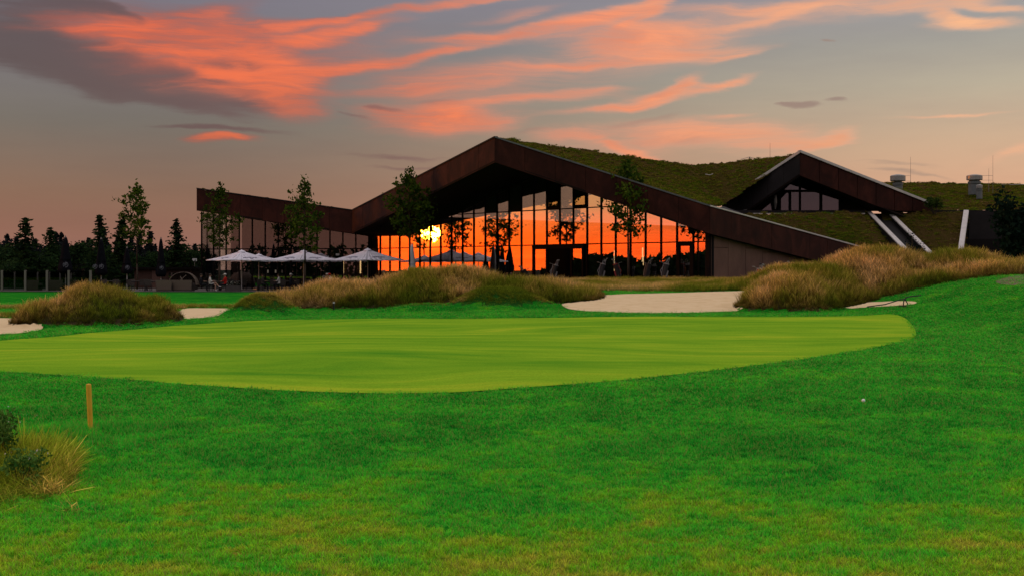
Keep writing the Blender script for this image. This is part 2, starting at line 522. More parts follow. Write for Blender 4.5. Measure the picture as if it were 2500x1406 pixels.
M['bag_black'] = mat('bag_black', (.016, .015, .016), 0.6, 0.3)
M['bag_white'] = mat('bag_white', (.20, .19, .19), 0.6, 0.3)
M['bag_red'] = mat('bag_red', (.25, .03, .03), 0.6, 0.3)
M['chrome'] = mat('club_steel', (.32, .31, .31), 0.35, 0.5, 0.6)
M['rubber'] = mat('rubber', (.012, .012, .012), 0.8, 0.2)
M['terracotta'] = noisy('planter_clay', [(0.3, (.05, .045, .042)), (0.7, (.08, .07, .066))], 5, 0.8)
M['petal'] = mat('petal', (.6, .58, .5), 0.8, 0.1)

def emit(name, col, s):
    m = bpy.data.materials.new(name)
    m.use_nodes = True
    nt = NT(m.node_tree)
    nt.n.clear()
    e = nt.node('ShaderNodeEmission')
    e.inputs[0].default_value = (*col, 1)
    e.inputs[1].default_value = s
    o = nt.node('ShaderNodeOutputMaterial')
    nt.l.new(e.outputs[0], o.inputs[0])
    return m
M['tube'] = emit('lit_tube', (1.0, .62, .26), 1.7)

def glass(name, reflect, tint, gcol):
    m = bpy.data.materials.new(name)
    m.use_nodes = True
    nt = NT(m.node_tree)
    nt.n.clear()
    t = nt.node('ShaderNodeBsdfTransparent')
    t.inputs[0].default_value = (*tint, 1)
    g = nt.node('ShaderNodeBsdfGlossy')
    g.inputs['Roughness'].default_value = 0.0
    g.inputs['Color'].default_value = (*gcol, 1)
    lw = nt.node('ShaderNodeLayerWeight')
    lw.inputs[0].default_value = 0.5
    f = nt.m('ADD', reflect, nt.m('MULTIPLY', nt.m('POWER', lw.outputs['Facing'], 4.0), 0.5), clamp=True)
    mx = nt.node('ShaderNodeMixShader')
    nt.put(mx.inputs[0], f)
    nt.l.new(t.outputs[0], mx.inputs[1])
    nt.l.new(g.outputs[0], mx.inputs[2])
    o = nt.node('ShaderNodeOutputMaterial')
    nt.l.new(mx.outputs[0], o.inputs[0])
    return m
M['glass'] = glass('coated_glass', 0.27, (.78, .78, .78), (1, .95, .93))
M['glass_screen'] = glass('screen_glass', 0.012, (.55, .58, .58), (1, 1, 1))
M['glass_wing'] = glass('wing_glass', 0.17, (.72, .72, .72), (1, .92, .92))
M['glass_clear'] = glass('clear_glass', 0.08, (.80, .84, .84), (1, 1, 1))

def foliage_mat(name, dark, light, transl=0.3, scale=1.5, coord_world=False):
    m = bpy.data.materials.new(name)
    m.use_nodes = True
    nt = NT(m.node_tree)
    nt.n.clear()
    ge = nt.node('ShaderNodeNewGeometry')
    oi = nt.node('ShaderNodeObjectInfo')
    f = nt.noise(ge.outputs['Position'], scale, 3, 0.6)
    f = nt.m('ADD', nt.m('MULTIPLY', f, 1.0), nt.m('MULTIPLY', nt.m('SUBTRACT', ge.outputs['Random Per Island'], 0.5), 0.35))
    c = nt.mix(nt.ss(f, 0.3, 0.72), (*dark, 1), (*light, 1))
    c = nt.vm('SCALE', c, scale=nt.m('ADD', 0.8, nt.m('MULTIPLY', oi.outputs['Random'], 0.4)))
    d = nt.node('ShaderNodeBsdfDiffuse'); nt.put(d.inputs[0], c)
    t = nt.node('ShaderNodeBsdfTranslucent'); nt.put(t.inputs[0], c)
    mx = nt.node('ShaderNodeMixShader'); mx.inputs[0].default_value = transl
    nt.l.new(d.outputs[0], mx.inputs[1]); nt.l.new(t.outputs[0], mx.inputs[2])
    o = nt.node('ShaderNodeOutputMaterial'); nt.l.new(mx.outputs[0], o.inputs[0])
    return m
M['leaf'] = foliage_mat('young_leaf', (.022, .050, .007), (.085, .13, .014))
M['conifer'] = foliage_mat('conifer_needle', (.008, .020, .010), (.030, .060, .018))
M['conifer_far'] = foliage_mat('far_needle', (.013, .016, .018), (.022, .028, .030))  # bluish grey needles: distance haze put into the colour
M['bush'] = foliage_mat('bush_leaf', (.03, .10, .018), (.14, .26, .05), scale=9)
M['bush_dark'] = foliage_mat('dark_bush_leaf', (.006, .014, .010), (.014, .03, .02), scale=3)
M['roofgrass'] = foliage_mat('roof_plant', (.02, .05, .008), (.06, .09, .02), scale=3)

def lawn_mat(name, blades):
    m = bpy.data.materials.new(name)
    m.use_nodes = True
    nt = NT(m.node_tree)
    nt.n.clear()
    ge = nt.node('ShaderNodeNewGeometry')
    P = ge.outputs['Position']
    x, y, z = nt.sep(P)
    P2 = nt.comb(x, y, 0.0)
    n1 = nt.noise(P2, 0.7, 5, 0.65, 0.6)
    n2 = nt.noise(nt.mapping(P2, scale=(.8, 1.5, 1)), 3.0, 5, 0.65, 0.4)
    n3 = nt.noise(P2, 14.0, 3, 0.6)
    dry = nt.m('ADD', nt.m('MULTIPLY', n1, 1.15), nt.m('MULTIPLY', n2, 1.05))
    dry = nt.m('ADD', dry, nt.ss(y, 11.2, 5.9, -0.17, 0.19))
    dry = nt.m('ADD', dry, nt.m('MULTIPLY', nt.m('SUBTRACT', n3, 0.5), 0.45))
    c = nt.ramp(nt.ss(dry, 0.80, 1.48, kind='LINEAR'),
                [(0.0, (.014, .22, .016)), (0.25, (.024, .31, .022)), (0.48, (.062, .37, .020)),
                 (0.66, (.15, .37, .014)), (0.86, (.27, .36, .020)), (1.0, (.36, .34, .04))])
    if blades:
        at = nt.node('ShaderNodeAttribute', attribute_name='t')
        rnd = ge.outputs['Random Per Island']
        k = nt.m('MULTIPLY', nt.ss(at.outputs['Fac'], 0.0, 1.0, 0.6, 3.3, 'LINEAR'), nt.m('ADD', 0.6, nt.m('MULTIPLY', rnd, 0.8)))  # roots darkened, tips brightened: lit tops put into the blade colour
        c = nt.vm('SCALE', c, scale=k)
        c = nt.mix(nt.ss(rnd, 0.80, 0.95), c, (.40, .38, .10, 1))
    else:
        c = nt.vm('SCALE', c, scale=nt.m('ADD', 0.40, nt.m('MULTIPLY', nt.noise(P2, 60.0, 2, 0.6), 0.7)))
    d = nt.node('ShaderNodeBsdfDiffuse'); nt.put(d.inputs[0], c)
    o = nt.node('ShaderNodeOutputMaterial')
    if blades:
        t = nt.node('ShaderNodeBsdfTranslucent'); nt.put(t.inputs[0], c)
        mx = nt.node('ShaderNodeMixShader'); mx.inputs[0].default_value = 0.3
        nt.l.new(d.outputs[0], mx.inputs[1]); nt.l.new(t.outputs[0], mx.inputs[2])
        nt.l.new(mx.outputs[0], o.inputs[0])
    else:
        b = nt.node('ShaderNodeBump'); b.inputs['Strength'].default_value = 0.6; b.inputs['Distance'].default_value = 0.05
        nt.put(b.inputs['Height'], nt.noise(P2, 25.0, 4, 0.65)); nt.put(d.inputs['Normal'], b.outputs[0])
        nt.l.new(d.outputs[0], o.inputs[0])
    return m
M['lawn'] = lawn_mat('lawn_soil', False)
M['blade'] = lawn_mat('lawn_blade', True)

def green_mat():
    m = bpy.data.materials.new('putting_surface')
    m.use_nodes = True
    nt = NT(m.node_tree)
    nt.n.clear()
    ge = nt.node('ShaderNodeNewGeometry')
    P = ge.outputs['Position']
    wp = nt.vm('ADD', P, nt.vm('MULTIPLY', nt.vm('SUBTRACT', nt.noise(P, .10, 2, .5, col=True), (.5, .5, .5)), (0, 9, 0)))
    s = nt.noise(nt.mapping(wp, rot=(0, 0, R(2)), scale=(.09, .42, 0)), 1.0, 5, 0.62, 0.6)
    s2 = nt.noise(nt.mapping(wp, scale=(.45, 1.6, 0)), 1.0, 5, 0.65, 0.3)
    f = nt.m('ADD', nt.m('MULTIPLY', s, 0.8), nt.m('MULTIPLY', s2, 0.35))
    c = nt.ramp(nt.ss(f, 0.36, 0.80, kind='LINEAR'),
                [(0, (.085, .29, .016)), (0.3, (.16, .36, .018)), (0.6, (.245, .44, .022)), (0.85, (.37, .49, .027)), (1, (.47, .52, .037))])
    fine = nt.noise(nt.mapping(P, scale=(1, .6, 1)), 45.0, 3, 0.7)
    c = nt.vm('SCALE', c, scale=nt.m('ADD', 0.45, nt.m('MULTIPLY', fine, 1.1)))
    d = nt.node('ShaderNodeBsdfDiffuse'); nt.put(d.inputs[0], c)
    b = nt.node('ShaderNodeBump'); b.inputs['Strength'].default_value = 0.35; b.inputs['Distance'].default_value = 0.02
    nt.put(b.inputs['Height'], nt.noise(P, 30.0, 4, 0.65)); nt.put(d.inputs['Normal'], b.outputs[0])
    o = nt.node('ShaderNodeOutputMaterial'); nt.l.new(d.outputs[0], o.inputs[0])
    return m
M['green'] = green_mat()
M['collar'] = noisy('fringe_grass', [(0.3, (.006, .10, .012)), (0.55, (.012, .14, .014)), (0.75, (.03, .16, .012))], 0.9, 0.9, 0.05, 0.5, 30)
M['sand'] = noisy('bunker_sand', [(0.3, (.72, .52, .29)), (0.5, (.80, .595, .345)), (0.75, (.84, .64, .40))], 2.2, 0.95, 0.05, 0.6, 9)
M['path'] = noisy('sandy_path', [(0.3, (.12, .10, .06)), (0.7, (.24, .2, .13))], 2.5, 0.95, 0.05, 0.5, 9)
M['duff'] = noisy('wood_floor', [(0.3, (.006, .010, .005)), (0.7, (.016, .022, .010))], .5, 0.95, 0.05)
M['hump'] = noisy('hump_turf', [(0.3, (.008, .06, .006)), (0.7, (.02, .11, .010))], 3.0, 0.95, 0.05, 0.6, 20)
M['soil'] = noisy('rough_soil', [(0.3, (.03, .022, .01)), (0.7, (.06, .048, .02))], 3, 0.95, 0.05)

def fescue_mat(nm='fescue_blade', green=0.0, dim=1.0):
    m = bpy.data.materials.new(nm)
    m.use_nodes = True
    nt = NT(m.node_tree)
    nt.n.clear()
    ge = nt.node('ShaderNodeNewGeometry')
    P = ge.outputs['Position']
    at = nt.node('ShaderNodeAttribute', attribute_name='t')
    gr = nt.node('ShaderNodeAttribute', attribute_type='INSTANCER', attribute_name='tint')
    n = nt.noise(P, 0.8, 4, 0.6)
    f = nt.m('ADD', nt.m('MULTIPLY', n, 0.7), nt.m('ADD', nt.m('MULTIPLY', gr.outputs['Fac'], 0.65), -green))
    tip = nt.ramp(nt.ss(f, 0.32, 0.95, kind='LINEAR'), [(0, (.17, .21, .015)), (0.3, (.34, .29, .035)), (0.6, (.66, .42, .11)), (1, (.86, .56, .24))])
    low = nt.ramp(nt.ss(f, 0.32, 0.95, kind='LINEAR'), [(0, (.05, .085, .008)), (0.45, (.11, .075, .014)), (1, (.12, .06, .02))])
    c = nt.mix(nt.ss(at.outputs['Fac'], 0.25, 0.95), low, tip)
    c = nt.vm('SCALE', c, scale=nt.ss(ge.outputs['Random Per Island'], 0.0, 1.0, 0.34 * dim, 1.9 * dim, 'LINEAR'))
    d = nt.node('ShaderNodeBsdfDiffuse'); nt.put(d.inputs[0], c)
    t = nt.node('ShaderNodeBsdfTranslucent'); nt.put(t.inputs[0], c)
    mx = nt.node('ShaderNodeMixShader'); mx.inputs[0].default_value = 0.35
    nt.l.new(d.outputs[0], mx.inputs[1]); nt.l.new(t.outputs[0], mx.inputs[2])
    o = nt.node('ShaderNodeOutputMaterial'); nt.l.new(mx.outputs[0], o.inputs[0])
    return m
M['fescue'] = fescue_mat()
M['heather'] = fescue_mat('heather_blade', 0.0, 0.45)
M['fescue_near'] = fescue_mat('long_grass_blade', 0.20, 1.9)

def sedum_mat():
    m = bpy.data.materials.new('sedum_cover')
    m.use_nodes = True
    nt = NT(m.node_tree)
    nt.n.clear()
    ge = nt.node('ShaderNodeNewGeometry')
    P = ge.outputs['Position']
    big = nt.noise(P, 0.22, 3, 0.6)
    mid = nt.noise(P, 2.0, 5, 0.65)
    fi = nt.noise(P, 9.0, 4, 0.65)
    f = nt.m('ADD', nt.m('MULTIPLY', big, 0.9), nt.m('ADD', nt.m('MULTIPLY', mid, 0.6), nt.m('MULTIPLY', fi, 0.35)))
    c = nt.ramp(nt.ss(f, 0.6, 1.25, kind='LINEAR'),
                [(0, (.030, .055, .006)), (0.3, (.060, .062, .008)), (0.55, (.085, .062, .016)), (0.8, (.10, .058, .024)), (1, (.13, .09, .045))])
    c = nt.vm('SCALE', c, scale=nt.m('ADD', 0.5, nt.m('MULTIPLY', fi, 0.9)))
    d = nt.node('ShaderNodeBsdfDiffuse'); nt.put(d.inputs[0], c)
    b = nt.node('ShaderNodeBump'); b.inputs['Strength'].default_value = 1.0; b.inputs['Distance'].default_value = 0.25
    nt.put(b.inputs['Height'], nt.m('ADD', fi, nt.m('MULTIPLY', mid, 1.0))); nt.put(d.inputs['Normal'], b.outputs[0])
    o = nt.node('ShaderNodeOutputMaterial'); nt.l.new(d.outputs[0], o.inputs[0])
    return m
M['sedum'] = sedum_mat()

# ------------------------------------------------------------------ terrain
def bump(x, y, cx, cy, rx, ry, h, rot=0.0):
    co, si = math.cos(R(rot)), math.sin(R(rot))
    u = ((x - cx) * co + (y - cy) * si) / rx
    v = (-(x - cx) * si + (y - cy) * co) / ry
    return h * sm(1.0, 0.12, np.sqrt(u * u + v * v))

MOUNDS = {
    'left': [(-12.7, 37.9, 2.5, 3.0, .95), (-11.6, 39.4, 1.2, 2.2, .58), (-14.0, 36.6, 1.05, 1.9, .50)],
    'mid': [(-2.9, 51.0, 5.6, 4.6, 1.28), (-6.8, 51.2, 4.2, 3.8, .80), (.6, 50.5, 3.6, 4.0, .84), (2.5, 49.6, 1.7, 3.0, .46), (-9.2, 50.8, 2.0, 2.6, .42)],
    'hump': [(-9.35, 46.2, 1.75, 2.6, .74), (-.5, 46.9, 2.9, 2.4, .76), (-3.2, 46.0, 2.5, 1.6, .25)],
    'right': [(10.1, 45.0, 2.3, 3.2, 1.02), (12.0, 48.6, 3.3, 4.4, 1.22), (14.9, 50.2, 4.8, 5.2, 1.82), (18.0, 49.6, 4.6, 5.4, 1.62), (20.3, 49.0, 2.8, 4.6, 1.25), (13.4, 57.5, 4.4, 5.0, 1.25)],
}
def mound_h(key, x, y):
    r = np.zeros(np.broadcast(x, y).shape)
    for b in MOUNDS[key]:
        r = np.maximum(r, bump(x, y, *b)) if key != 'x' else r + bump(x, y, *b)
    return r

def terrain(x, y, mounds=True):
    x = np.asarray(x, float); y = np.asarray(y, float)
    z = 0.10 * (vnoise(x, y, .12, 2) - .5) + 0.03 * (vnoise(x, y, .7, 2) - .5) * sm(6, 14, y)
    z = z - .13 * sm(22, 32, y) * sm(-3, -9, x)
    z = z + .06 * sm(26, 38, y) * sm(-4, 4, x)
    bank = 1.25 * sm(10.8, 18.5, x) * sm(21, 37, y) * sm(72, 60, y)
    ramp = .52 * sm(43.2, 52.5, y) * sm(.5, 3.0, x)
    far = sm(62, 76, y)
    mm = np.zeros(z.shape)
    for k in MOUNDS:
        if mounds:
            mm = np.maximum(mm, mound_h(k, x, y))
    lump = (vnoise(x, y, .9, 3) - .5) * .30 * sm(.15, .5, mm)
    rest = np.maximum(bank, ramp)
    h = np.maximum(mm, rest) + .18 * np.minimum(mm, rest)
    z = z + h + lump
    z = z * (1 - far) + (-.17 + 1.0 * sm(-4.0, 4.0, x) * sm(140, 118, y)) * far
    # gentle rise of the land far away
    z = z + 2.0 * sm(200, 900, np.hypot(x, y)) * 0
    return z

def tz(x, y):
    return float(terrain(np.array([x]), np.array([y]))[0])

_ys = np.concatenate([np.arange(4, 30, .03), np.arange(30, 140, .08)])
def ray(px, py, mounds=True):
    """where the line of sight through a photograph pixel meets the land"""
    xs = (px - 1250) / FOC * _ys
    zs = EYE - (py - HZ) / FOC * _ys
    hit = np.nonzero(zs <= terrain(xs, _ys, mounds))[0]
    i = hit[0] if len(hit) else len(_ys) - 1
    return float(xs[i]), float(_ys[i])

def smooth_closed(pts, n=6):
    out = []
    N = len(pts)
    for i in range(N):
        p0, p1, p2, p3 = (Vector(pts[(i + k) % N]) for k in (-1, 0, 1, 2))
        for j in range(n):
            t = j / n
            out.append(tuple(0.5 * ((2 * p1) + (-p0 + p2) * t + (2 * p0 - 5 * p1 + 4 * p2 - p3) * t * t + (-p0 + 3 * p1 - 3 * p2 + p3) * t ** 3)))
    return out

def inside(poly, x, y):
    x = np.asarray(x, float); y = np.asarray(y, float)
    r = np.zeros(x.shape, bool)
    n = len(poly)
    for i in range(n):
        x0, y0 = poly[i]; x1, y1 = poly[(i + 1) % n]
        if y0 == y1:
            continue
        c = ((y0 > y) != (y1 > y)) & (x < (x1 - x0) * (y - y0) / (y1 - y0) + x0)
        r ^= c
    return r

green_px = [(-330, 868), (-150, 850), (0, 832), (150, 821), (300, 807), (480, 792), (700, 781), (980, 778), (1250, 777), (1500, 774), (1750, 773), (2000, 773),
            (2110, 771), (2180, 768), (2218, 784), (2236, 812), (2225, 828), (2150, 846), (2030, 867), (1900, 886), (1750, 905), (1600, 921),
            (1450, 935), (1300, 946), (1170, 956), (1050, 961), (880, 961), (700, 955), (550, 946), (400, 935), (250, 924), (100, 914), (0, 908), (-200, 898), (-400, 885)]
GREEN = [ray(*p, False) for p in green_px]
GREEN = smooth_closed(GREEN, 5)

sands_px = {
    'right': [(1372, 742), (1420, 733), (1478, 722), (1560, 718), (1650, 716), (1740, 713), (1830, 712), (1870, 716), (1880, 735), (1870, 752), (1820, 759), (1720, 763), (1600, 765), (1500, 763), (1400, 757)],
    'small': [(438, 760), (452, 754), (500, 753), (560, 754), (575, 757), (556, 766), (525, 773), (480, 778), (440, 781), (415, 778), (420, 768)],
    'far_left': [(-260, 790), (-120, 779), (-20, 777), (60, 779), (90, 783), (110, 800), (60, 813), (0, 817), (-100, 821), (-240, 826)],
    'thin': [(1960, 751), (2040, 744), (2130, 739), (2200, 736), (2236, 738), (2228, 744), (2180, 748), (2100, 752), (2010, 756)],
}
SANDS = {k: smooth_closed([ray(*p, False) for p in v], 4) for k, v in sands_px.items()}

def sheet(name, poly, lift, step, mt, label):
    """a sheet of turf or sand laid on the land inside an outline"""
    xs = [p[0] for p in poly]; ys = [p[1] for p in poly]
    verts = [Vector(p) for p in poly]
    n = len(verts)
    edges = [(i, (i + 1) % n) for i in range(n)]
    gx, gy = np.meshgrid(np.arange(min(xs), max(xs), step), np.arange(min(ys), max(ys), step))
    gx = gx.ravel() + RNG.uniform(-.2, .2, gx.size) * step; gy = gy.ravel() + RNG.uniform(-.2, .2, gy.size) * step
    k = inside(poly, gx, gy)
    verts += [Vector((a, b)) for a, b in zip(gx[k], gy[k])]
    vo, eo, fo, *_ = delaunay_2d_cdt(verts, edges, [], 1, 1e-5)
    v = np.array([(p[0], p[1]) for p in vo])
    z = terrain(v[:, 0], v[:, 1]) + lift
    fo = np.array([tuple(f) for f in fo])
    if name in ('bunker_sand', 'putting_green'):
        c = v[fo].mean(1)
        mm = np.max([mound_h(k, c[:, 0], c[:, 1]) for k in ('left', 'mid', 'right')], axis=0)
        fo = fo[mm < .10]
    o = fast_mesh(name, np.column_stack([v, z]), fo, mt)
    tag(o, label, None, None, 'structure')
    return o

def axis(parts):
    out = []
    for a, b, s in parts:
        out += list(np.arange(a, b, s))
    return np.array(sorted(set(np.round(out, 4))))
gx = axis([(-1500, -300, 200), (-300, -80, 25), (-80, -30, 3), (-30, 30, .38), (30, 80, 3), (80, 300, 25), (300, 1501, 200)])
gy = axis([(-600, -100, 60), (-100, -4, 8), (-4, 5, 1.0), (5, 20, .3), (20, 70, .36), (70, 130, 2), (130, 400, 20), (400, 3001, 200)])
GX, GY = np.meshgrid(gx, gy)
GZ = terrain(GX, GY)
for pl in [GREEN] + list(SANDS.values()):
    ins = inside(pl, GX, GY)
    er = ins.copy()
    for _ in range(2):
        e2 = er.copy()
        e2[1:] &= er[:-1]; e2[:-1] &= er[1:]; e2[:, 1:] &= er[:, :-1]; e2[:, :-1] &= er[:, 1:]
        er = e2
    GZ = GZ - .07 * er
nx, ny = len(gx), len(gy)
idx = np.arange(nx * ny).reshape(ny, nx)
F = np.stack([idx[:-1, :-1], idx[:-1, 1:], idx[1:, 1:], idx[1:, :-1]], -1).reshape(-1, 4)
ground = fast_mesh('ground', np.column_stack([GX.ravel(), GY.ravel(), GZ.ravel()]), F, [M['lawn'], M['soil'], M['duff'], M['hump']])
fc = np.stack([GX, GY], -1).reshape(-1, 2)[F].mean(1)
mmask = np.zeros(len(fc))
for k in ('left', 'mid', 'right'):
    mmask = np.maximum(mmask, mound_h(k, fc[:, 0], fc[:, 1]))
hump = mound_h('hump', fc[:, 0], fc[:, 1])
gi_ = ((mmask > .12) & (hump < .25)).astype(np.int32)
gi_[hump > .22] = 3
gi_[(fc[:, 1] > 111.5) | ((fc[:, 1] > 97) & (fc[:, 0] < -13)) | ((fc[:, 1] > 79.0) & ((fc[:, 0] - 11.9) * -.742 + (fc[:, 1] - 80) * -.671 < .3)) | (fc[:, 1] < -40) | (np.abs(fc[:, 0]) > 90)] = 2
ground.data.polygons.foreach_set('material_index', gi_)
tag(ground, 'mown green lawn and rough ground of the course', None, None, 'structure')

sheet('putting_green', GREEN, .012, .42, M['green'], 'smooth yellow-green putting surface ringed by darker rough')
sheet('bunker_sand', SANDS['right'], .02, .16, M['sand'], 'pale sand of the wide bunker below the glass front')
sheet('bunker_sand', SANDS['small'], .02, .3, M['sand'], 'small patch of pale sand beside the low round mound')
sheet('bunker_sand', SANDS['far_left'], .02, .14, M['sand'], 'pale sand at the edge of the picture before the round mound')
sheet('bunker_sand', SANDS['thin'], .02, .13, M['sand'], 'thin strip of sand under the tall dune with the rakes')

# terrace paving
TERRACE = [(-62, 94.6), (-40, 94.3), (-10.5, 92.5), (-4, 85.0), (4, 76.5), (15.5, 73.5), (15.5, 78.5), (2, 91.5), (-12.2, 107.2), (-27.5, 109.6), (-62, 111)]
sheet('terrace_paving', TERRACE, .04, .8, M['floor'], 'grey paved terrace before the glass front')

# ------------------------------------------------------------------ clubhouse
BASE = -.13
club = empty('clubhouse', (0, 95, BASE))
club["_world"] = 1
tag(club, 'low modern clubhouse with rust-brown folded gables, tall glass front and grass roof', 'clubhouse')

A_t, A_b = PX(480, 462, 108), PX(480, 515, 108)
B_t, B_b = PX(860, 515, 105), PX(860, 570, 105)
C_t, C_b = PX(1208, 337, 80.5), PX(1208, 397, 80.5)
D_t, D_b = PX(1733, 505, 78.5), PX(1733, 571, 78.5)
E_t, E_b = PX(2102, 605, 91), PX(2102, 664, 91)

def lerp(a, b, t):
    return a + (b - a) * t

def fascia(t0, b0, t1, b1, n, mt, cap=None, back=.28):
    """row of cladding panels with open joints, a backing board and an edge strip"""
    nrm = (t1 - t0).cross(b0 - t0).normalized()
    if nrm.y < 0:
        nrm = -nrm
    for i in range(n):
        w = (t1 - t0).length / n
        g = .012 / w
        a, b = (i + g) / n, (i + 1 - g) / n
        prood = nrm * (-.002 + .006 * ((i * 7) % 3 - 1))
        q = [lerp(b0, b1, a) + prood, lerp(b0, b1, b) + prood, lerp(t0, t1, b) + prood, lerp(t0, t1, a) + prood]
        MB().slab(q, nrm * .05).build('cladding_panel', mt, club)
    o1, o2 = nrm * .07, nrm * back
    MB().slab([b0 + o1, b1 + o1, t1 + o1, t0 + o1], o2).build('fascia_board', M['soffit'], club)
    if cap:
        up = Vector((0, 0, 1))
        q = [t0 - nrm * .05 + up * .012, t1 - nrm * .05 + up * .012, t1 + nrm * .22 + up * .012, t0 + nrm * .22 + up * .012]
        MB().slab(q, up * .09).build('roof_edge', cap, club)

fascia(A_t, A_b, B_t, B_b, 7, M['corten'], M['corten_dark'])
fascia(B_t, B_b, C_t, C_b, 11, M['corten'], M['corten_dark'])
fascia(C_t, C_b, D_t, D_b, 7, M['corten'], M['vent'])
fascia(D_t, D_b, E_t, E_b, 8, M['corten'], M['edge'])
# left end of the wing, running back
A2_t, A2_b = A_t + Vector((.6, 14, 0)), A_b + Vector((.6, 14, 0))
MB().slab([A_b, A2_b, A2_t, A_t], (.28, 0, 0)).build('end_fascia', M['corten'], club)

# long glass wall
def wall_pt(px):
    k = (px - 1250) / FOC
    t_ = (11.9 - 80 * k) / (.67 + .74 * k)
    return Vector((11.9 - .67 * t_, 80 + .74 * t_, 0))
W0, W1 = wall_pt(905), wall_pt(1733)
WN = Vector((-.742, -.671, 0)).normalized()      # outward
NB = 27
WD = (W1 - W0)
def z_of(p, py):
    return EYE - (py - HZ) / FOC * p.y
_top = [(905, 577), (1000, 576), (1310, 429), (1733, 566)]
def wall_top(p):
    px = 1250 + FOC * p.x / p.y
    xs_ = [a for a, b in _top]; ys_ = [b for a, b in _top]
    return z_of(p, float(np.interp(px, xs_, ys_)))
Z1, Z2 = 3.34, 5.92
FOLD_T = Vector((W0.x, W0.y, wall_top(W0)))
PEAK = wall_pt(1310); PEAK.z = wall_top(PEAK)
FLAT = wall_pt(1000); FLAT.z = wall_top(FLAT)

def pane(a, b, za, zb, ta, tb, name='glass_pane', mt=None, inset=0.0, n=None):
    """one sheet of glass between plan points a and b, bottom za/zb, top ta/tb"""
    n = n or WN
    j = lambda: n * random.uniform(-.0012, .0012)
    off = n * (-.03 - inset)
    d = (b - a).normalized() * .02
    q = [Vector((a.x, a.y, za + .02)) + d, Vector((b.x, b.y, zb + .02)) - d, Vector((b.x, b.y, tb - .02)) - d, Vector((a.x, a.y, ta - .02)) + d]
    q = [p + off + j() for p in q]
    return MB().slab(q, n * -.02).build(name, mt or M['glass'], club)

def bar(p0, p1, w=.07, dp=.14, name='mullion', n=None, mt=None):
    n = n or WN
    p0, p1 = Vector(p0), Vector(p1)
    d = (p1 - p0).normalized()
    s = d.cross(n).normalized() * (w / 2)
    q = [p0 - s + n * .05, p0 + s + n * .05, p1 + s + n * .05, p1 - s + n * .05]
    return MB().slab(q, n * -dp).build(name, mt or M['frame'], club)

DOOR = range(13, 17)          # bays of the wide entrance
DARKTOP = (9, 11)             # closed boards in the top row
OPER = (14, 16)               # opening lights in the top row
SIDE = 25                     # single door
for i in range(NB):
    a, b = W0 + WD * (i / NB), W0 + WD * ((i + 1) / NB)
    ta, tb = wall_top(a), wall_top(b)
    pxm = 1250 + FOC * ((a + b) / 2).x / ((a + b) / 2).y
    i_door = 1300 <= pxm <= 1426
    i_side = i == SIDE
    if not i_door and not i_side:
        pane(a, b, BASE, BASE, min(Z1, ta), min(Z1, tb))
    if min(ta, tb) > Z1 + .05:
        pane(a, b, Z1 + .02, Z1 + .02, min(Z2, ta), min(Z2, tb))
    if max(ta, tb) > Z2 + .1:
        za = Z2 + .02
        if 1179 < pxm < 1207 or 1239 < pxm < 1269:
            pane(a, b, za, za, max(ta, za + .06), max(tb, za + .06), 'dark_panel', M['corten_dark'])
        elif 1331 < pxm < 1361 or 1394 < pxm < 1425:
            e = (b - a) * .14
            pane(a + e, b - e, za + .2, za + .2, ta - .1, tb - .1, 'opening_window', M['glass'], -.05)
            MB().slab([Vector((a.x, a.y, za)) - WN * .06, Vector((b.x, b.y, za)) - WN * .06, Vector((b.x, b.y, tb)) - WN * .06, Vector((a.x, a.y, ta)) - WN * .06], WN * -.04).build('window_frame', M['frame'], club)
        else:
            pane(a, b, za, za, max(ta, za + .06), max(tb, za + .06))
for i in range(NB + 1):
    a = W0 + WD * (i / NB)
    px = 1250 + FOC * a.x / a.y
    z0 = BASE
    if 1310 < px < 1416:
        z0 = Z1
    bar((a.x, a.y, z0), (a.x, a.y, wall_top(a)), .075)
for z in (Z1, Z2):
    pts = [W0 + WD * (i / 200) for i in range(201)]
    ok = [p for p in pts if wall_top(p) > z]
    bar((ok[0].x, ok[0].y, z), (ok[-1].x, ok[-1].y, z), .07, .12, 'transom')
# wide sliding entrance with one leaf pushed open
da, db = wall_pt(1299.6), wall_pt(1426)
bar((da.x, da.y, Z1 - .14), (db.x, db.y, Z1 - .14), .3, .24, 'door_head')
for px in (1302, 1335, 1395, 1423):
    p = wall_pt(px)
    bar((p.x, p.y, BASE), (p.x, p.y, Z1 - .28), .16, .2, 'door_post')
for p0, p1 in ((1306, 1332), (1398, 1420)):
    pane(wall_pt(p0), wall_pt(p1), BASE, BASE, Z1 - .3, Z1 - .3, 'door_leaf')
# single glazed door
sa, sb = W0 + WD * (SIDE / NB), W0 + WD * ((SIDE + 1) / NB)
door = pane(sa + (sb - sa) * .2, sb - (sb - sa) * .2, BASE + .1, BASE + .1, Z1 - .25, Z1 - .25, 'glass_door')
for f_ in (.1, .9):
    p = sa + (sb - sa) * f_
    bar((p.x, p.y, BASE), (p.x, p.y, Z1), .24, .2, 'door_post')
bar((sa.x, sa.y, Z1 - .1), (sb.x, sb.y, Z1 - .1), .26, .2, 'door_head')
hp = sa + (sb - sa) * .26 + WN * .06
MB().tube((hp.x, hp.y, .75), (hp.x, hp.y, 1.15), .03).build('door_handle', M['chrome'], club)

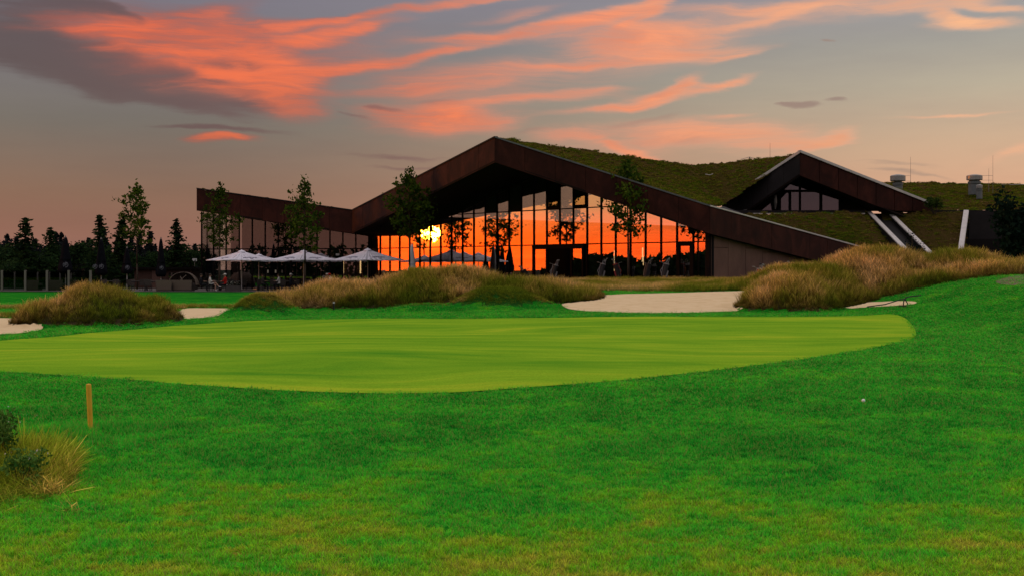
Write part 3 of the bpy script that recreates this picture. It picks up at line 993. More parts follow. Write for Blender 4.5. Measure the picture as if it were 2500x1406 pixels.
# left wing of glass, square on to the lawn, and its glazed end
L0, L1 = Vector((-27.75, 109.4, 0)), Vector((W0.x, W0.y, 0))
LD = L1 - L0
LN = Vector((LD.y, -LD.x, 0)).normalized()
def ltop(p):
    f_ = (p.x - A_b.x) / (B_b.x - A_b.x)
    return A_b.z + (B_b.z - A_b.z) * f_ - .02
lx = [492, 521, 552] + list(np.linspace(584, 900, 11)) + [905]
lp = []
for px in lx:
    k = (px - 1250) / FOC
    # intersection of the sight line with the wing's glass line
    s_ = (k * L0.y - L0.x) / (LD.x - k * LD.y)
    lp.append(L0 + LD * min(max(s_, 0), 1))
for i in range(len(lp) - 1):
    a, b = lp[i], lp[i + 1]
    if (b - a).length < .25:
        continue
    g_ = M['glass_clear'] if i < 2 else M['glass_wing']
    pane(a, b, BASE, BASE, Z1, Z1, mt=g_, n=LN)
    pane(a, b, Z1, Z1, ltop(a), ltop(b), mt=g_, n=LN)
for p in lp:
    bar((p.x, p.y, BASE), (p.x, p.y, ltop(p)), .08, .16, n=LN)
bar((lp[0].x, lp[0].y, Z1), (lp[-1].x, lp[-1].y, Z1), .09, .12, 'transom', n=LN)
EN = Vector((-1, 0, 0))
for i in range(5):
    a, b = L0 + Vector((0, 2.4 * i, 0)), L0 + Vector((0, 2.4 * (i + 1), 0))
    pane(a, b, BASE, BASE, A_b.z - .1, A_b.z - .1, mt=M['glass_clear'], n=EN)
    bar((b.x, b.y, BASE), (b.x, b.y, A_b.z), .09, .14, n=EN)
MB().box((-25.2, 112.0, 3.1), (.55, .55, 6.5)).build('column', M['panel'], club)
MB().box((-23.6, 115.5, 3.1), (.4, .4, 6.5)).build('column', M['panel'], club)

# soffits under the overhangs
def tri(name, pts, mt, th=.12):
    pts = [Vector(p) for p in pts]
    n = (pts[1] - pts[0]).cross(pts[2] - pts[0]).normalized()
    if n.z < 0:
        n = -n
    m_ = MB()
    k = len(pts)
    up = [p + n * th for p in pts]
    m_.face(pts[::-1]); m_.face(up)
    for i in range(k):
        m_.face([pts[i], pts[(i + 1) % k], up[(i + 1) % k], up[i]])
    return m_.build(name, mt, club)
u = Vector((0, 0, .01))
tri('soffit', [B_b + u, C_b + u, PEAK + u], M['soffit'])
tri('soffit', [B_b + u, PEAK + u, FLAT + u, FOLD_T + u], M['soffit'])
tri('soffit', [C_b + u, D_b + u, PEAK + u], M['soffit'])
tri('soffit', [A_b + u, B_b + u, FOLD_T + u, Vector((L0.x, L0.y, A_b.z)) + u], M['soffit'])

# rooms behind the glass: floor, back walls, curtains
m_ = MB()
bk = [Vector((-26.6, 121, 0)), Vector((-6, 114, 0)), Vector((17.5, 92, 0))]
bh = [7.2, 6.4, 4.6]
m_.face([(p.x, p.y, BASE + .004) for p in (L0, L1, W1, bk[2], bk[1], bk[0])])
m_.build('room_floor', M['dark'], club)
for i in range(2):
    a, b = bk[i], bk[i + 1]
    MB().slab([(a.x, a.y, BASE), (b.x, b.y, BASE), (b.x, b.y, bh[i + 1]), (a.x, a.y, bh[i])], (0, .3, 0)).build('back_wall', M['dark'], club)
MB().slab([(-22.5, 112, BASE), (-22.5, 121, BASE), (-22.5, 121, 5.6), (-22.5, 112, 5.6)], (.2, 0, 0)).build('partition', M['dark'], club)
MB().slab([(W1.x + .05, W1.y + .1, BASE), (17.5, 92, BASE), (17.5, 92, 4.4), (W1.x + .05, W1.y + .1, 4.3)], (.2, 0, 0)).build('partition', M['dark'], club)
def curtain(p0, p1, z1):
    n_ = int((p1 - p0).length / .09)
    v, f = [], []
    d = (p1 - p0) / n_
    nn = Vector((-d.y, d.x, 0)).normalized()
    for i in range(n_ + 1):
        o_ = nn * (.06 * math.sin(i * 2.1) + .03 * math.sin(i * .9))
        p = p0 + d * i + o_
        v += [(p.x, p.y, BASE + .02), (p.x, p.y, z1)]
    m2 = MB()
    m2.v = v
    m2.f = [(2 * i, 2 * i + 2, 2 * i + 3, 2 * i + 1) for i in range(n_)]
    m2.mi = [0] * n_
    return m2.build('curtain', M['curtain'], club, smooth=True)
for p0, p1 in ((1428, 1452), (1560, 1590), (1594, 1660), (1700, 1730)):
    curtain(wall_pt(p0) - WN * .5, wall_pt(p1) - WN * .5, Z1 - .2)
# lit tubes seen through the glass
for px, y0, y1, dpt, rr in ((1472, 612, 662, 1.2, .055), (1500, 625, 648, 3.0, .03), (1512, 605, 640, 2.4, .05)):
    p = wall_pt(px) - WN * dpt
    MB().tube((p.x, p.y, z_of(p, y1)), (p.x, p.y, z_of(p, y0)), rr, n=8).build('lit_tube', M['tube'], club)
for px, y0, y1 in ((838, 636, 672), (880, 636, 668)):
    p = PX(px, 650, 107.6)
    MB().tube((p.x, p.y, z_of(p, y1)), (p.x, p.y, z_of(p, y0)), .06, n=8).build('lit_tube', M['tube'], club)
p = PX(860, 655, 107.9)
MB().box((p.x, p.y, 1.2), (1.3, .1, 2.6)).build('inner_door', M['brick'], club)

# plain panel wall below the long right fascia
PW0, PW1 = Vector((W1.x + .02, W1.y, 0)), Vector((E_b.x - .5, E_b.y + .35, 0))
pn = 9
pd = PW1 - PW0
PN = Vector((pd.y, -pd.x, 0)).normalized()
def ptop(p):
    f_ = (p.x - D_b.x) / (E_b.x - D_b.x)
    return D_b.z + (E_b.z - D_b.z) * f_ + .45
for i in range(pn):
    a, b = PW0 + pd * ((i + .008) / pn), PW0 + pd * ((i + .992) / pn)
    sp = [(BASE, None)] if i % 3 == 1 else [(BASE, 2.95 - .25 * (i % 2)), (2.98 - .25 * (i % 2), None)]
    for z0, z1 in sp:
        ta = ptop(a) if z1 is None else z1
        tb = ptop(b) if z1 is None else z1
        if min(ta, tb) - z0 < .2:
            continue
        o_ = PN * random.uniform(-.006, .006)
        MB().slab([Vector((a.x, a.y, z0)) + o_, Vector((b.x, b.y, z0)) + o_, Vector((b.x, b.y, tb)) + o_, Vector((a.x, a.y, ta)) + o_], PN * -.08).build('wall_panel', M['panel'], club)
MB().slab([(PW0.x, PW0.y, BASE), (PW1.x, PW1.y, BASE), (PW1.x, PW1.y, ptop(PW1)), (PW0.x, PW0.y, ptop(PW0))], PN * -.3).build('wall_backing', M['soffit'], club).location += PN * -.1

# grass roofs
ROOFS = []
def roof(c00, c10, c11, c01, nu, nv, sag=0.0, amp=.16, name='grass_roof', seed=0, clump=9.0):
    us, vs_ = np.meshgrid(np.linspace(0, 1, nu), np.linspace(0, 1, nv))
    us, vs_ = us.ravel()[:, None], vs_.ravel()[:, None]
    c00, c10, c11, c01 = (np.array(c) for c in (c00, c10, c11, c01))
    P = c00 * (1 - us) * (1 - vs_) + c10 * us * (1 - vs_) + c11 * us * vs_ + c01 * (1 - us) * vs_
    e = np.minimum(np.minimum(us, 1 - us), np.minimum(vs_, 1 - vs_))[:, 0]
    n1 = vnoise(P[:, 0] + seed, P[:, 1], 1.5, 2); n2 = vnoise(P[:, 0] + 5, P[:, 1] + seed, 4.2, 2)
    P[:, 2] += amp * (n1 - .5) * 1.3 + amp * (np.abs(n2 - .5) * 2.2) - sag * (np.sin(np.pi * us[:, 0]) * np.sin(np.pi * vs_[:, 0]))
    I = np.arange(nu * nv).reshape(nv, nu)
    F_ = np.stack([I[:-1, :-1], I[:-1, 1:], I[1:, 1:], I[1:, :-1]], -1).reshape(-1, 4)
    o = fast_mesh(name, P - np.array(club.location), F_, M['sedum'], club)
    if clump:
        ROOFS.append((P.reshape(nv, nu, 3), clump))
    return o
V_ = PX(1690, 405, 112)
G_ = PX(1765, 503, 97)
F_t = PX(1953, 376, 96.5)
W_ = PX(1836, 394, 108)
Ci = C_t + Vector((0.1, .3, 0)); Di = D_t + Vector((0, .3, -.02))
roof(Ci, Di, G_, V_, 90, 120, .25)
roof(V_, G_, PX(1950, 378, 97.5), W_, 90, 90, .1, )
# hidden left slopes
Bk = PX(1000, 470, 118)
roof(B_t + Vector((0, .3, 0)), Ci, V_ + Vector((-6, 4, -.3)), Vector((-10, 126, 6.0)), 40, 40, .3, clump=0)
roof(A_t + Vector((.3, .3, 0)), B_t + Vector((0, .3, 0)), Vector((-10, 126, 6.0)), A2_t, 30, 30, .2, clump=0)
# raised rear roof on the far right and its body
Q1, Q2, Q3, Q4 = PX(2090, 447, 126), PX(2680, 455, 126), PX(2720, 520, 101.5), PX(2150, 517, 103)
roof(Q4, Q3, Q2, Q1, 130, 80, -.1, .22)
# lower grass slopes in front
def on_de(px, back=.35):
    k = (px - 1250) / FOC
    d_ = E_t - D_t
    s_ = (k * D_t.y - D_t.x) / (d_.x - k * d_.y)
    p = D_t + d_ * s_
    return p + Vector((-.2, back, -.04))
S1 = [on_de(1800), on_de(2098), PX(2222, 640, 91.6), PX(2112, 520, 100)]
roof(S1[0], S1[1], S1[2], S1[3], 80, 80, .0, .2)
roof(PX(2180, 640, 96) + Vector((0, 0, -.6)), PX(2355, 640, 93), PX(2362, 519, 99.8), PX(2150, 519, 100.2), 60, 60, .0, .2)
tri('flat_roof', [D_t + Vector((.3, .5, -.25)), on_de(1840), PX(1800, 520, 97), G_ + Vector((0, 0, -.15))], M['corten_dark'])
# solid body under the raised decks
MB().box((36, 113, 1.9), (36, 22.4, 7.4)).build('rear_body', M['corten_dark'], club)
# parapets
def beam(p0, p1, h, dp, mt, name='parapet'):
    p0, p1 = Vector(p0), Vector(p1)
    return MB().slab([p0 - Vector((0, 0, h)), p1 - Vector((0, 0, h)), p1, p0], (0, dp, 0)).build(name, mt, club)
beam(PX(1790, 514, 97.5), PX(2112, 514, 99.2), .22, .4, M['corten_dark'])
beam(PX(1830, 521, 97.3), PX(2112, 521, 98.9), .07, .1, M['edge'], 'gutter')
beam(PX(2150, 513, 100.6), PX(2560, 515, 100.6), .18, .5, M['corten_dark'])
m_ = MB(); m_.face([PX(1760, 516, 98), PX(2125, 516, 99.5), PX(2125, 510, 104), PX(1760, 510, 104)])
m_.build('roof_deck', M['corten_dark'], club)

# twin sloping walls with pale copings
def sloping_wall(px0, py0, px1, py1, Y0, Y1, w=.36):
    p0, p1 = PX(px0, py0, Y0), PX(px1, py1, Y1)
    x = Vector((w, 0, 0))
    MB().slab([p0, p0 + x, p1 + x, p1], (0, 0, .1)).build('coping', M['edge'], club)
    dn = Vector((0, 0, -1.3))
    e_ = Vector((.03, 0, -.01))
    MB().hexa([p0 + dn + e_, p0 + dn - e_ + x, p1 + dn * 1.3 - e_ + x, p1 + dn * 1.3 + e_, p0 + e_, p0 - e_ + x, p1 - e_ + x, p1 + e_]).build('sloping_wall', M['corten_dark'], club)
sloping_wall(2110, 513, 2206, 612, 100.4, 90.5)
sloping_wall(2158, 513, 2268, 622, 101.2, 91.5)
m_ = MB(); m_.face([PX(2120, 522, 100.5), PX(2160, 522, 101), PX(2266, 640, 91.6), PX(2212, 640, 90.8)])
m_.build('channel_floor', M['corten_dark'], club)
# end wall with the leaning pale edge, dark recess behind
p0, p1 = PX(2354, 516, 99.5), PX(2340, 612, 92.5)
MB().slab([p0, p0 + Vector((.38, 0, 0)), p1 + Vector((.38, 0, 0)), p1], (0, .1, .1)).build('coping', M['edge'], club)
MB().slab([PX(2366, 592, 99.5), PX(2600, 592, 99.5), PX(2600, 518, 99.5), PX(2366, 518, 99.5)], (0, .3, 0)).build('recess_wall', M['corten_dark'], club)
MB().slab([PX(2356, 650, 98.9), PX(2600, 650, 98.9), PX(2600, 584, 98.9), PX(2356, 584, 98.9)], (0, .3, 0)).build('recess_base', M['dark'], club)

# glazed dormer gable
Ft, Fb = PX(1953, 374, 96), PX(1953, 429, 96)
Gt, Gb = PX(1762, 499, 100), PX(1762, 560, 100)
Ht, Hb = PX(2272, 500, 100.5), PX(2272, 556, 100.5)
def clip_band(t0, b0, t1, b1, zmin):
    return b0
zdeck = PX(1953, 514, 98.5).z
def gable_leg(outer_t, outer_b, n, mt, edge, eh=1.0):
    """band from the peak down to the deck, cut off level at the deck"""
    nrm = (outer_t - Ft).cross(Fb - Ft).normalized()
    if nrm.y < 0:
        nrm = -nrm
    for i in range(n):
        a, b = i / n + .002, (i + 1) / n - .002
        ts = [lerp(Ft, outer_t, a), lerp(Ft, outer_t, b)]
        bs = [lerp(Fb, outer_b, a), lerp(Fb, outer_b, b)]
        bs = [Vector((p.x, p.y, max(p.z, zdeck))) for p in bs]
        if min(ts[0].z - bs[0].z, ts[1].z - bs[1].z) < .03:
            ts = [Vector((p.x, p.y, max(p.z, zdeck + .03))) for p in ts]
        MB().slab([bs[0], bs[1], ts[1], ts[0]], nrm * .3).build('cladding_panel', mt, club)
    up = Vector((0, 0, .02))
    MB().slab([Ft - nrm * .10 + up * eh, outer_t - nrm * .10 + up * eh, outer_t + nrm * .3 + up, Ft + nrm * .3 + up], (0, 0, .10 + .10 * abs(eh))).build('roof_edge', edge, club)
gable_leg(Gt, Gb, 5, M['corten_dark'], M['edge'], -1.3)  # darker cladding on this leg imitates its less lit side
gable_leg(Ht, Hb, 7, M['corten'], M['edge'])
roof(Ft + Vector((.1, .35, 0)), Ht + Vector((0, .4, 0)), Q1 + Vector((8, -6, -2.2)), W_ + Vector((4, 4, -.5)), 40, 40, .0)
YG = 99.4
def gp(px, py):
    return PX(px, py, YG)
GN = Vector((0, -1, 0))
def flat(name, pts, mt, y=0.0, th=.03):
    pts = [Vector((p.x, p.y + y, p.z)) for p in pts]
    m2 = MB()
    bk_ = [p + Vector((0, th, 0)) for p in pts]
    m2.face(pts); m2.face(bk_[::-1])
    for i in range(len(pts)):
        m2.face([pts[i], bk_[i], bk_[(i + 1) % len(pts)], pts[(i + 1) % len(pts)]])
    return m2.build(name, mt, club)
M['glass_gable'] = glass('gable_glass', 0.24, (.6, .6, .65), (.62, .70, 1.0))
flat('gable_wall', [gp(1832, 516), gp(2150, 516), gp(1955, 425)], M['soffit'], .35)
flat('glass_pane', [gp(1915, 464), gp(1950, 464), gp(1950, 431)], M['glass_gable'])
flat('glass_pane', [gp(1956, 464), gp(2030, 464), gp(1956, 428)], M['glass_gable'])
flat('glass_pane', [gp(1907, 514), gp(1925, 514), gp(1925, 472), gp(1920, 472), gp(1907, 486)], M['glass_gable'])
flat('glass_pane', [gp(1932, 514), gp(1950, 514), gp(1950, 470), gp(1932, 470)], M['glass_gable'])
flat('glass_pane', [gp(1956, 514), gp(2000, 514), gp(2000, 470), gp(1956, 470)], M['glass_gable'])
flat('glass_pane', [gp(2008, 514), gp(2047, 514), gp(2047, 471), gp(2008, 471)], M['glass_gable'])
flat('glass_pane', [gp(1860, 514), gp(1884, 514), gp(1884, 495)], M['glass_gable'])
def gbar(a, b, w=.16):
    p0, p1 = gp(*a), gp(*b)
    d = (p1 - p0).normalized(); s = Vector((-d.z, 0, d.x)) * w / 2
    MB().slab([p0 - s, p1 - s, p1 + s, p0 + s], (0, .12, 0)).build('mullion', M['frame'], club).location.y -= .06
gbar((1953, 516), (1953, 428), .17); gbar((1905, 467), (2052, 467), .15)
for px in (1928, 2004, 2051, 1903):
    gbar((px, 516), (px, 469), .18)
pt = PX(1893, 470, 98.8)
MB().lathe([(.05, 0), (.14, .5), (.13, .9), (.03, 1.35)], (pt.x, pt.y, zdeck + .1), 8).build('wall_lamp', M['steel'], club)
tri('soffit', [Gb.lerp(Fb, .25) + u, Fb + u, gp(1955, 424) + u, gp(1850, 512) + u], M['soffit'])
tri('soffit', [Fb + u, Hb.lerp(Fb, .2) + u, gp(2120, 512) + u, gp(1955, 424) + u], M['soffit'])

# roof vents and lightning rods
def vent(px, py_base, py_top, Y, r, cap_r, rod=None):
    b = PX(px, py_base, Y); tp = PX(px, py_top, Y)
    h = tp.z - b.z
    o = MB().lathe([(r * 1.05, -.3), (r, h * .45), (r * 1.12, h * .47), (r * 1.12, h * .6), (r * .9, h * .62), (r * .9, h * .7)], b, 18).build('roof_vent', M['vent'], club, smooth=False)
    m2 = MB().lathe([(cap_r * .92, h * .68), (cap_r, h * .70), (cap_r, h * .95), (cap_r * .85, h * .985), (cap_r * .3, h * 1.03)], b, 20)
    c = m2.build('vent_cap', M['vent_cap'], o, origin=club.location)
    if rod:
        rx, ry0, ry1 = rod
        a = PX(rx, ry0, Y); e_ = PX(rx, ry1, Y)
        m3 = MB().tube(a, e_, .018, .01, 5)
        for f_ in (.78, .5):
            q = b + Vector((cap_r * .9, 0, h * f_ + .18 * h))
            m3.tube(q, (a.x, a.y, q.z), .016, n=4)
        m3.build('lightning_rod', M['steel'], club)
vent(2192, 475, 428, 112, .41, .68, (2223, 446, 384))
vent(2379, 468, 428, 112, .52, .70, (2424, 472, 380))
vent(2391, 478, 452, 110, .25, .27)
for px, y0, y1, Y in ((1880, 386, 350, 104), (2414, 470, 412, 111)):
    MB().tube(PX(px, y0, Y), PX(px, y1, Y), .018, .01, 5).build('lightning_rod', M['steel'], club)
m_ = MB(); a, b, c = PX(1808, 390, 109), PX(1830, 384, 109), PX(1848, 390, 109)
m_.tube(a, b, .02).tube(b, c, .02).tube(b, b + Vector((0, 0, -.35)), .05)
m_.build('lightning_cable', M['steel'], club)
m_ = MB(); m_.tube(PX(1722, 426, 106), PX(1732, 428, 106), .03).tube(PX(1732, 428, 106), PX(1741, 425, 106), .03)
m_.build('lightning_cable', M['edge'], club)
m_ = MB(); m_.tube(PX(2440, 452, 124), PX(2520, 451, 124), .02)
m_.tube(PX(2490, 452, 124), PX(2490, 446, 124), .03)
m_.build('lightning_cable', M['edge'], club)

# ------------------------------------------------------------------ grass: tufts scattered as instances (countless, so "stuff")
def blade_mesh(name, n, h, spread, width, lean, mt, heads=0.0, segs=3):
    """a tuft of n bent blades; attribute t runs from root to tip"""
    v, f, tt = [], [], []
    for i in range(n):
        a = random.uniform(0, 2 * math.pi)
        r = spread * math.sqrt(random.random())
        bx, by = r * math.cos(a), r * math.sin(a)
        hh = h * random.uniform(.55, 1.1)
        la = random.uniform(0, 2 * math.pi)
        ln = lean * random.uniform(.2, 1.0) * hh
        ww = width * random.uniform(.6, 1.2)
        wa = random.uniform(0, math.pi)
        wx, wy = math.cos(wa) * ww / 2, math.sin(wa) * ww / 2
        b = len(v)
        head = random.random() < heads
        for k in range(segs + 1):
            u_ = k / segs
            x = bx + math.cos(la) * ln * u_ ** 1.8
            y = by + math.sin(la) * ln * u_ ** 1.8
            z = hh * u_ * (1 - .12 * u_ * lean)
            w_ = 1 - u_ * .85
            if head:
                w_ = (.45, .35, 1.5, .5)[min(k, 3)] if segs == 3 else w_
            v += [(x - wx * w_, y - wy * w_, z), (x + wx * w_, y + wy * w_, z)]
            tt += [u_, u_]
        for k in range(segs):
            f.append((b + 2 * k, b + 2 * k + 1, b + 2 * k + 3, b + 2 * k + 2))
    o = fast_mesh(name, np.array(v), np.array(f), mt, 'NOLINK', smooth=False)
    at = o.data.attributes.new('t', 'FLOAT', 'POINT')
    at.data.foreach_set('value', np.array(tt, dtype=np.float32))
    return o

def tuft_set(name, objs):
    c = bpy.data.collections.new(name)
    for o in objs:
        c.objects.link(o)
    return c

def scatter(name, coll, nvar, P, rot, scl, tint, label, ni=None):
    me = bpy.data.meshes.new(name)
    n = len(P)
    me.vertices.add(n)
    me.vertices.foreach_set('co', np.asarray(P, np.float32).ravel())
    for nm, typ, arr in (('rot', 'FLOAT_VECTOR', rot), ('scl', 'FLOAT_VECTOR', scl), ('tint', 'FLOAT', tint)):
        at = me.attributes.new(nm, typ, 'POINT')
        at.data.foreach_set('vector' if 'VECTOR' in typ else 'value', np.asarray(arr, np.float32).ravel())
    at = me.attributes.new('pick', 'INT', 'POINT')
    at.data.foreach_set('value', (RNG.integers(0, nvar, n) if ni is None else ni).astype(np.int32))
    o = bpy.data.objects.new(name, me)
    COL.objects.link(o)
    ng = bpy.data.node_groups.new(name + '_scatter', 'GeometryNodeTree')
    ng.interface.new_socket('Geometry', in_out='INPUT', socket_type='NodeSocketGeometry')
    ng.interface.new_socket('Geometry', in_out='OUTPUT', socket_type='NodeSocketGeometry')
    N, L = ng.nodes, ng.links
    gi, go = N.new('NodeGroupInput'), N.new('NodeGroupOutput')
    ci = N.new('GeometryNodeCollectionInfo')
    ci.inputs['Collection'].default_value = coll
    ci.inputs['Separate Children'].default_value = True
    ci.inputs['Reset Children'].default_value = True
    ip = N.new('GeometryNodeInstanceOnPoints')
    ip.inputs['Pick Instance'].default_value = True
    def attr(nm, typ):
        a = N.new('GeometryNodeInputNamedAttribute')
        a.data_type = typ
        a.inputs['Name'].default_value = nm
        return a.outputs['Attribute']
    er = N.new('FunctionNodeEulerToRotation')
    L.new(attr('rot', 'FLOAT_VECTOR'), er.inputs[0])
    L.new(gi.outputs[0], ip.inputs['Points'])
    L.new(ci.outputs[0], ip.inputs['Instance'])
    L.new(attr('pick', 'INT'), ip.inputs['Instance Index'])
    L.new(er.outputs[0], ip.inputs['Rotation'])
    L.new(attr('scl', 'FLOAT_VECTOR'), ip.inputs['Scale'])
    L.new(ip.outputs[0], go.inputs[0])
    md = o.modifiers.new('scatter', 'NODES')
    md.node_group = ng
    tag(o, label, None, None, 'stuff')
    return o

def rots(n, tilt=.15):
    return np.column_stack([RNG.normal(0, tilt, n), RNG.normal(0, tilt, n), RNG.uniform(0, 2 * np.pi, n)])

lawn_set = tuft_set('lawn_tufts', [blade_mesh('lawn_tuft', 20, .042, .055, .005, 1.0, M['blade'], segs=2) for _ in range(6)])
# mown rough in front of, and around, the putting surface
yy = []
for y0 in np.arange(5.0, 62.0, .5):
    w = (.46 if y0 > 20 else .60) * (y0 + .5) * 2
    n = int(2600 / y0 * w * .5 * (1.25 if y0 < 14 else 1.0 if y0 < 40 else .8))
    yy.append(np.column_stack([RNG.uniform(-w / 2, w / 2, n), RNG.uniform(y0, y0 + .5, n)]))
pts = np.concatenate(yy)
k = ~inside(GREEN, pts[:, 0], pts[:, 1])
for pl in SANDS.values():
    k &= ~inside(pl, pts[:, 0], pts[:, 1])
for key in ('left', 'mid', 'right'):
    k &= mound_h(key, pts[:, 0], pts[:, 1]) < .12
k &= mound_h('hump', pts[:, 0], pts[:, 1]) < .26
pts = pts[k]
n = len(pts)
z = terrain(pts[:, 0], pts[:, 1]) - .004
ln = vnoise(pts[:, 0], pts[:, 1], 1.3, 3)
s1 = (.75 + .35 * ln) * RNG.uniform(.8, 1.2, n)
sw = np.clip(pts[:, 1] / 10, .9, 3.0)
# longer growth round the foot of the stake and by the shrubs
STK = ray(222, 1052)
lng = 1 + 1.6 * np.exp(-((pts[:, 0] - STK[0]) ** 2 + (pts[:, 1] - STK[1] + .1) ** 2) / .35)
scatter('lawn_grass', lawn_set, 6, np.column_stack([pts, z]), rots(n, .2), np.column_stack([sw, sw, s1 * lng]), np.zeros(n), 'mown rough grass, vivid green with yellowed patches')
print('lawn tufts', n)

tall_set = tuft_set('fescue_tufts', [blade_mesh('fescue_tuft_%d' % i, 22, .56, .16, .011, .55, M['fescue'], heads=.55) for i in range(5)])
heath_set = tuft_set('heather_tufts', [blade_mesh('heather_tuft_%d' % i, 24, .50, .17, .012, .7, M['heather'], heads=.2) for i in range(5)])
def tall(name, label, dens, box, mask, hs=1.0, tint=0.0, hvar=.5, tufts=None):
    x0, x1, y0, y1 = box
    n = int((x1 - x0) * (y1 - y0) * dens)
    p = np.column_stack([RNG.uniform(x0, x1, n), RNG.uniform(y0, y1, n)])
    m_ = mask(p[:, 0], p[:, 1])
    keep = RNG.random(n) < m_
    bare = np.max([mound_h(k_, p[:, 0], p[:, 1]) for k_ in ('left', 'mid', 'right')], axis=0) < .10
    for pl in SANDS.values():
        keep &= ~(inside(pl, p[:, 0], p[:, 1]) & bare)
    keep &= ~inside(GREEN, p[:, 0], p[:, 1])
    p, m_ = p[keep], m_[keep]
    n = len(p)
    z = terrain(p[:, 0], p[:, 1]) - .02
    q = vnoise(p[:, 0], p[:, 1], .55, 3)
    h = hs * (.7 + hvar * q) * RNG.uniform(.75, 1.2, n) * (.45 + .55 * m_)
    w_ = np.clip(h, .5, 1.2)
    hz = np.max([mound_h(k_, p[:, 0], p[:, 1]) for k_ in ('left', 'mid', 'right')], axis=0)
    tn = np.clip(.33 + (vnoise(p[:, 0] + 40, p[:, 1], .5, 3) - .5) * 2.0 + tint + .16 * np.clip(hz - .4, -.4, 1) + RNG.normal(0, .12, n), 0, 1)  # tint turns more golden towards the crests, imitating sunlit tops
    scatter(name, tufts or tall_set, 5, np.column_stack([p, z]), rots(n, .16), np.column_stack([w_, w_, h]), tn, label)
    return n
def mk(key, lo=.10, hi=.32):
    return lambda x, y: sm(lo, hi, mound_h(key, x, y)) * (mound_h('hump', x, y) < .22)
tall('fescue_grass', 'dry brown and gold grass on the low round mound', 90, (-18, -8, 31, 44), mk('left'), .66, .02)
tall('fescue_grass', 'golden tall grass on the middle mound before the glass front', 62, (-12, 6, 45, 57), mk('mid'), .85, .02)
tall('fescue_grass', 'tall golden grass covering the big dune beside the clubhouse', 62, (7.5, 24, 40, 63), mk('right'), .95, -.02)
def strip(x, y):
    return sm(53.2, 54.5, y) * sm(76, 74, y) * sm(1.0, 2.6, x) * sm(17.5, 16, x)
tall('fescue_grass', 'strip of tall grass between the wide bunker and the glass front', 42, (1.0, 18, 53, 76), strip, .62, .05)
def strip_l(x, y):
    m_ = sm(51.0, 52.5, y) * sm(58.5, 56, y) * (x < -9) + sm(40.8, 42, y) * sm(47, 45, y) * (x < -11.8 - (y - 42) * .4)
    return np.clip(m_, 0, 1) * (.35 + .65 * (vnoise(x, y, .6, 2) > .42))
tall('fescue_grass', 'low pale rough grass behind the small bunkers', 40, (-28, -8, 40, 59), strip_l, .42, .0)
def hump_top(x, y):
    return sm(.16, .4, mound_h('hump', x, y))
tall('mound_grass', 'fresh green grass on the two small humps of the fringe', 170, (-12, 4, 43, 50), hump_top, .24, -.42)
# brown collar of heather-like growth at the foot of the dune and mounds
def skirt(x, y):
    m_ = np.maximum(np.maximum(mound_h('right', x, y), mound_h('left', x, y)), mound_h('mid', x, y))
    return sm(.05, .12, m_) * sm(.62, .35, m_ + .5 * (vnoise(x, y, .8, 2) - .5)) * (mound_h('hump', x, y) < .15)
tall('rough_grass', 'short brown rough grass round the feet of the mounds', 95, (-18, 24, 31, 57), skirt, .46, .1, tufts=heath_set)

def sedum_blade_mat():
    m = bpy.data.materials.new('sedum_tuft')
    m.use_nodes = True
    nt = NT(m.node_tree)
    nt.n.clear()
    ge = nt.node('ShaderNodeNewGeometry')
    P = ge.outputs['Position']
    at = nt.node('ShaderNodeAttribute', attribute_name='t')
    gr = nt.node('ShaderNodeAttribute', attribute_type='INSTANCER', attribute_name='tint')
    f = nt.m('ADD', nt.m('MULTIPLY', nt.noise(P, .16, 3, .6), .9), nt.m('MULTIPLY', gr.outputs['Fac'], .5))
    c = nt.ramp(nt.ss(f, .35, 1.05, kind='LINEAR'), [(0, (.070, .18, .008)), (.4, (.16, .21, .012)), (.7, (.22, .18, .024)), (.85, (.22, .125, .04)), (1, (.26, .17, .07))])
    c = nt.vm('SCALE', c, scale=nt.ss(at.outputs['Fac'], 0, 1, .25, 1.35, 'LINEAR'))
    c = nt.vm('SCALE', c, scale=nt.m('ADD', .6, nt.m('MULTIPLY', ge.outputs['Random Per Island'], .8)))
    d = nt.node('ShaderNodeBsdfDiffuse'); nt.put(d.inputs[0], c)
    o = nt.node('ShaderNodeOutputMaterial'); nt.l.new(d.outputs[0], o.inputs[0])
    return m
M['sedum_tuft'] = sedum_blade_mat()
sed_set = tuft_set('sedum_tufts', [blade_mesh('sedum_tuft_%d' % i, 40, .13, .22, .035, .8, M['sedum_tuft'], segs=2) for i in range(5)])
SP = []
for G3, den in ROOFS:
    nv_, nu_ = G3.shape[:2]
    a_ = G3[1:, :-1] - G3[:-1, :-1]; b_ = G3[:-1, 1:] - G3[:-1, :-1]
    ar = np.linalg.norm(np.cross(a_, b_), axis=2)
    n = int(ar.sum() * den)
    w_ = (ar / ar.sum()).ravel()
    ci_ = RNG.choice(len(w_), n, p=w_)
    jj, ii = ci_ // (nu_ - 1), ci_ % (nu_ - 1)
    uu, vv = RNG.random(n)[:, None], RNG.random(n)[:, None]
    q = G3[jj, ii] * (1 - uu) * (1 - vv) + G3[jj, ii + 1] * uu * (1 - vv) + G3[jj + 1, ii + 1] * uu * vv + G3[jj + 1, ii] * (1 - uu) * vv
    k = vnoise(q[:, 0] * 1.0, q[:, 1] + q[:, 2] * 1.5, 1.9, 2) > .40
    SP.append(q[k])
SP = np.concatenate(SP); n = len(SP)
SP = SP[SP[:, 1] < 128]; n = len(SP)
hs_ = RNG.uniform(.5, 1.25, n)
o = scatter('sedum_growth', sed_set, 5, SP - np.array(club.location), rots(n, .1), np.column_stack([RNG.uniform(.7, 1.3, n), RNG.uniform(.7, 1.3, n), hs_]),
            np.clip(RNG.normal(.5, .3, n), 0, 1), None)
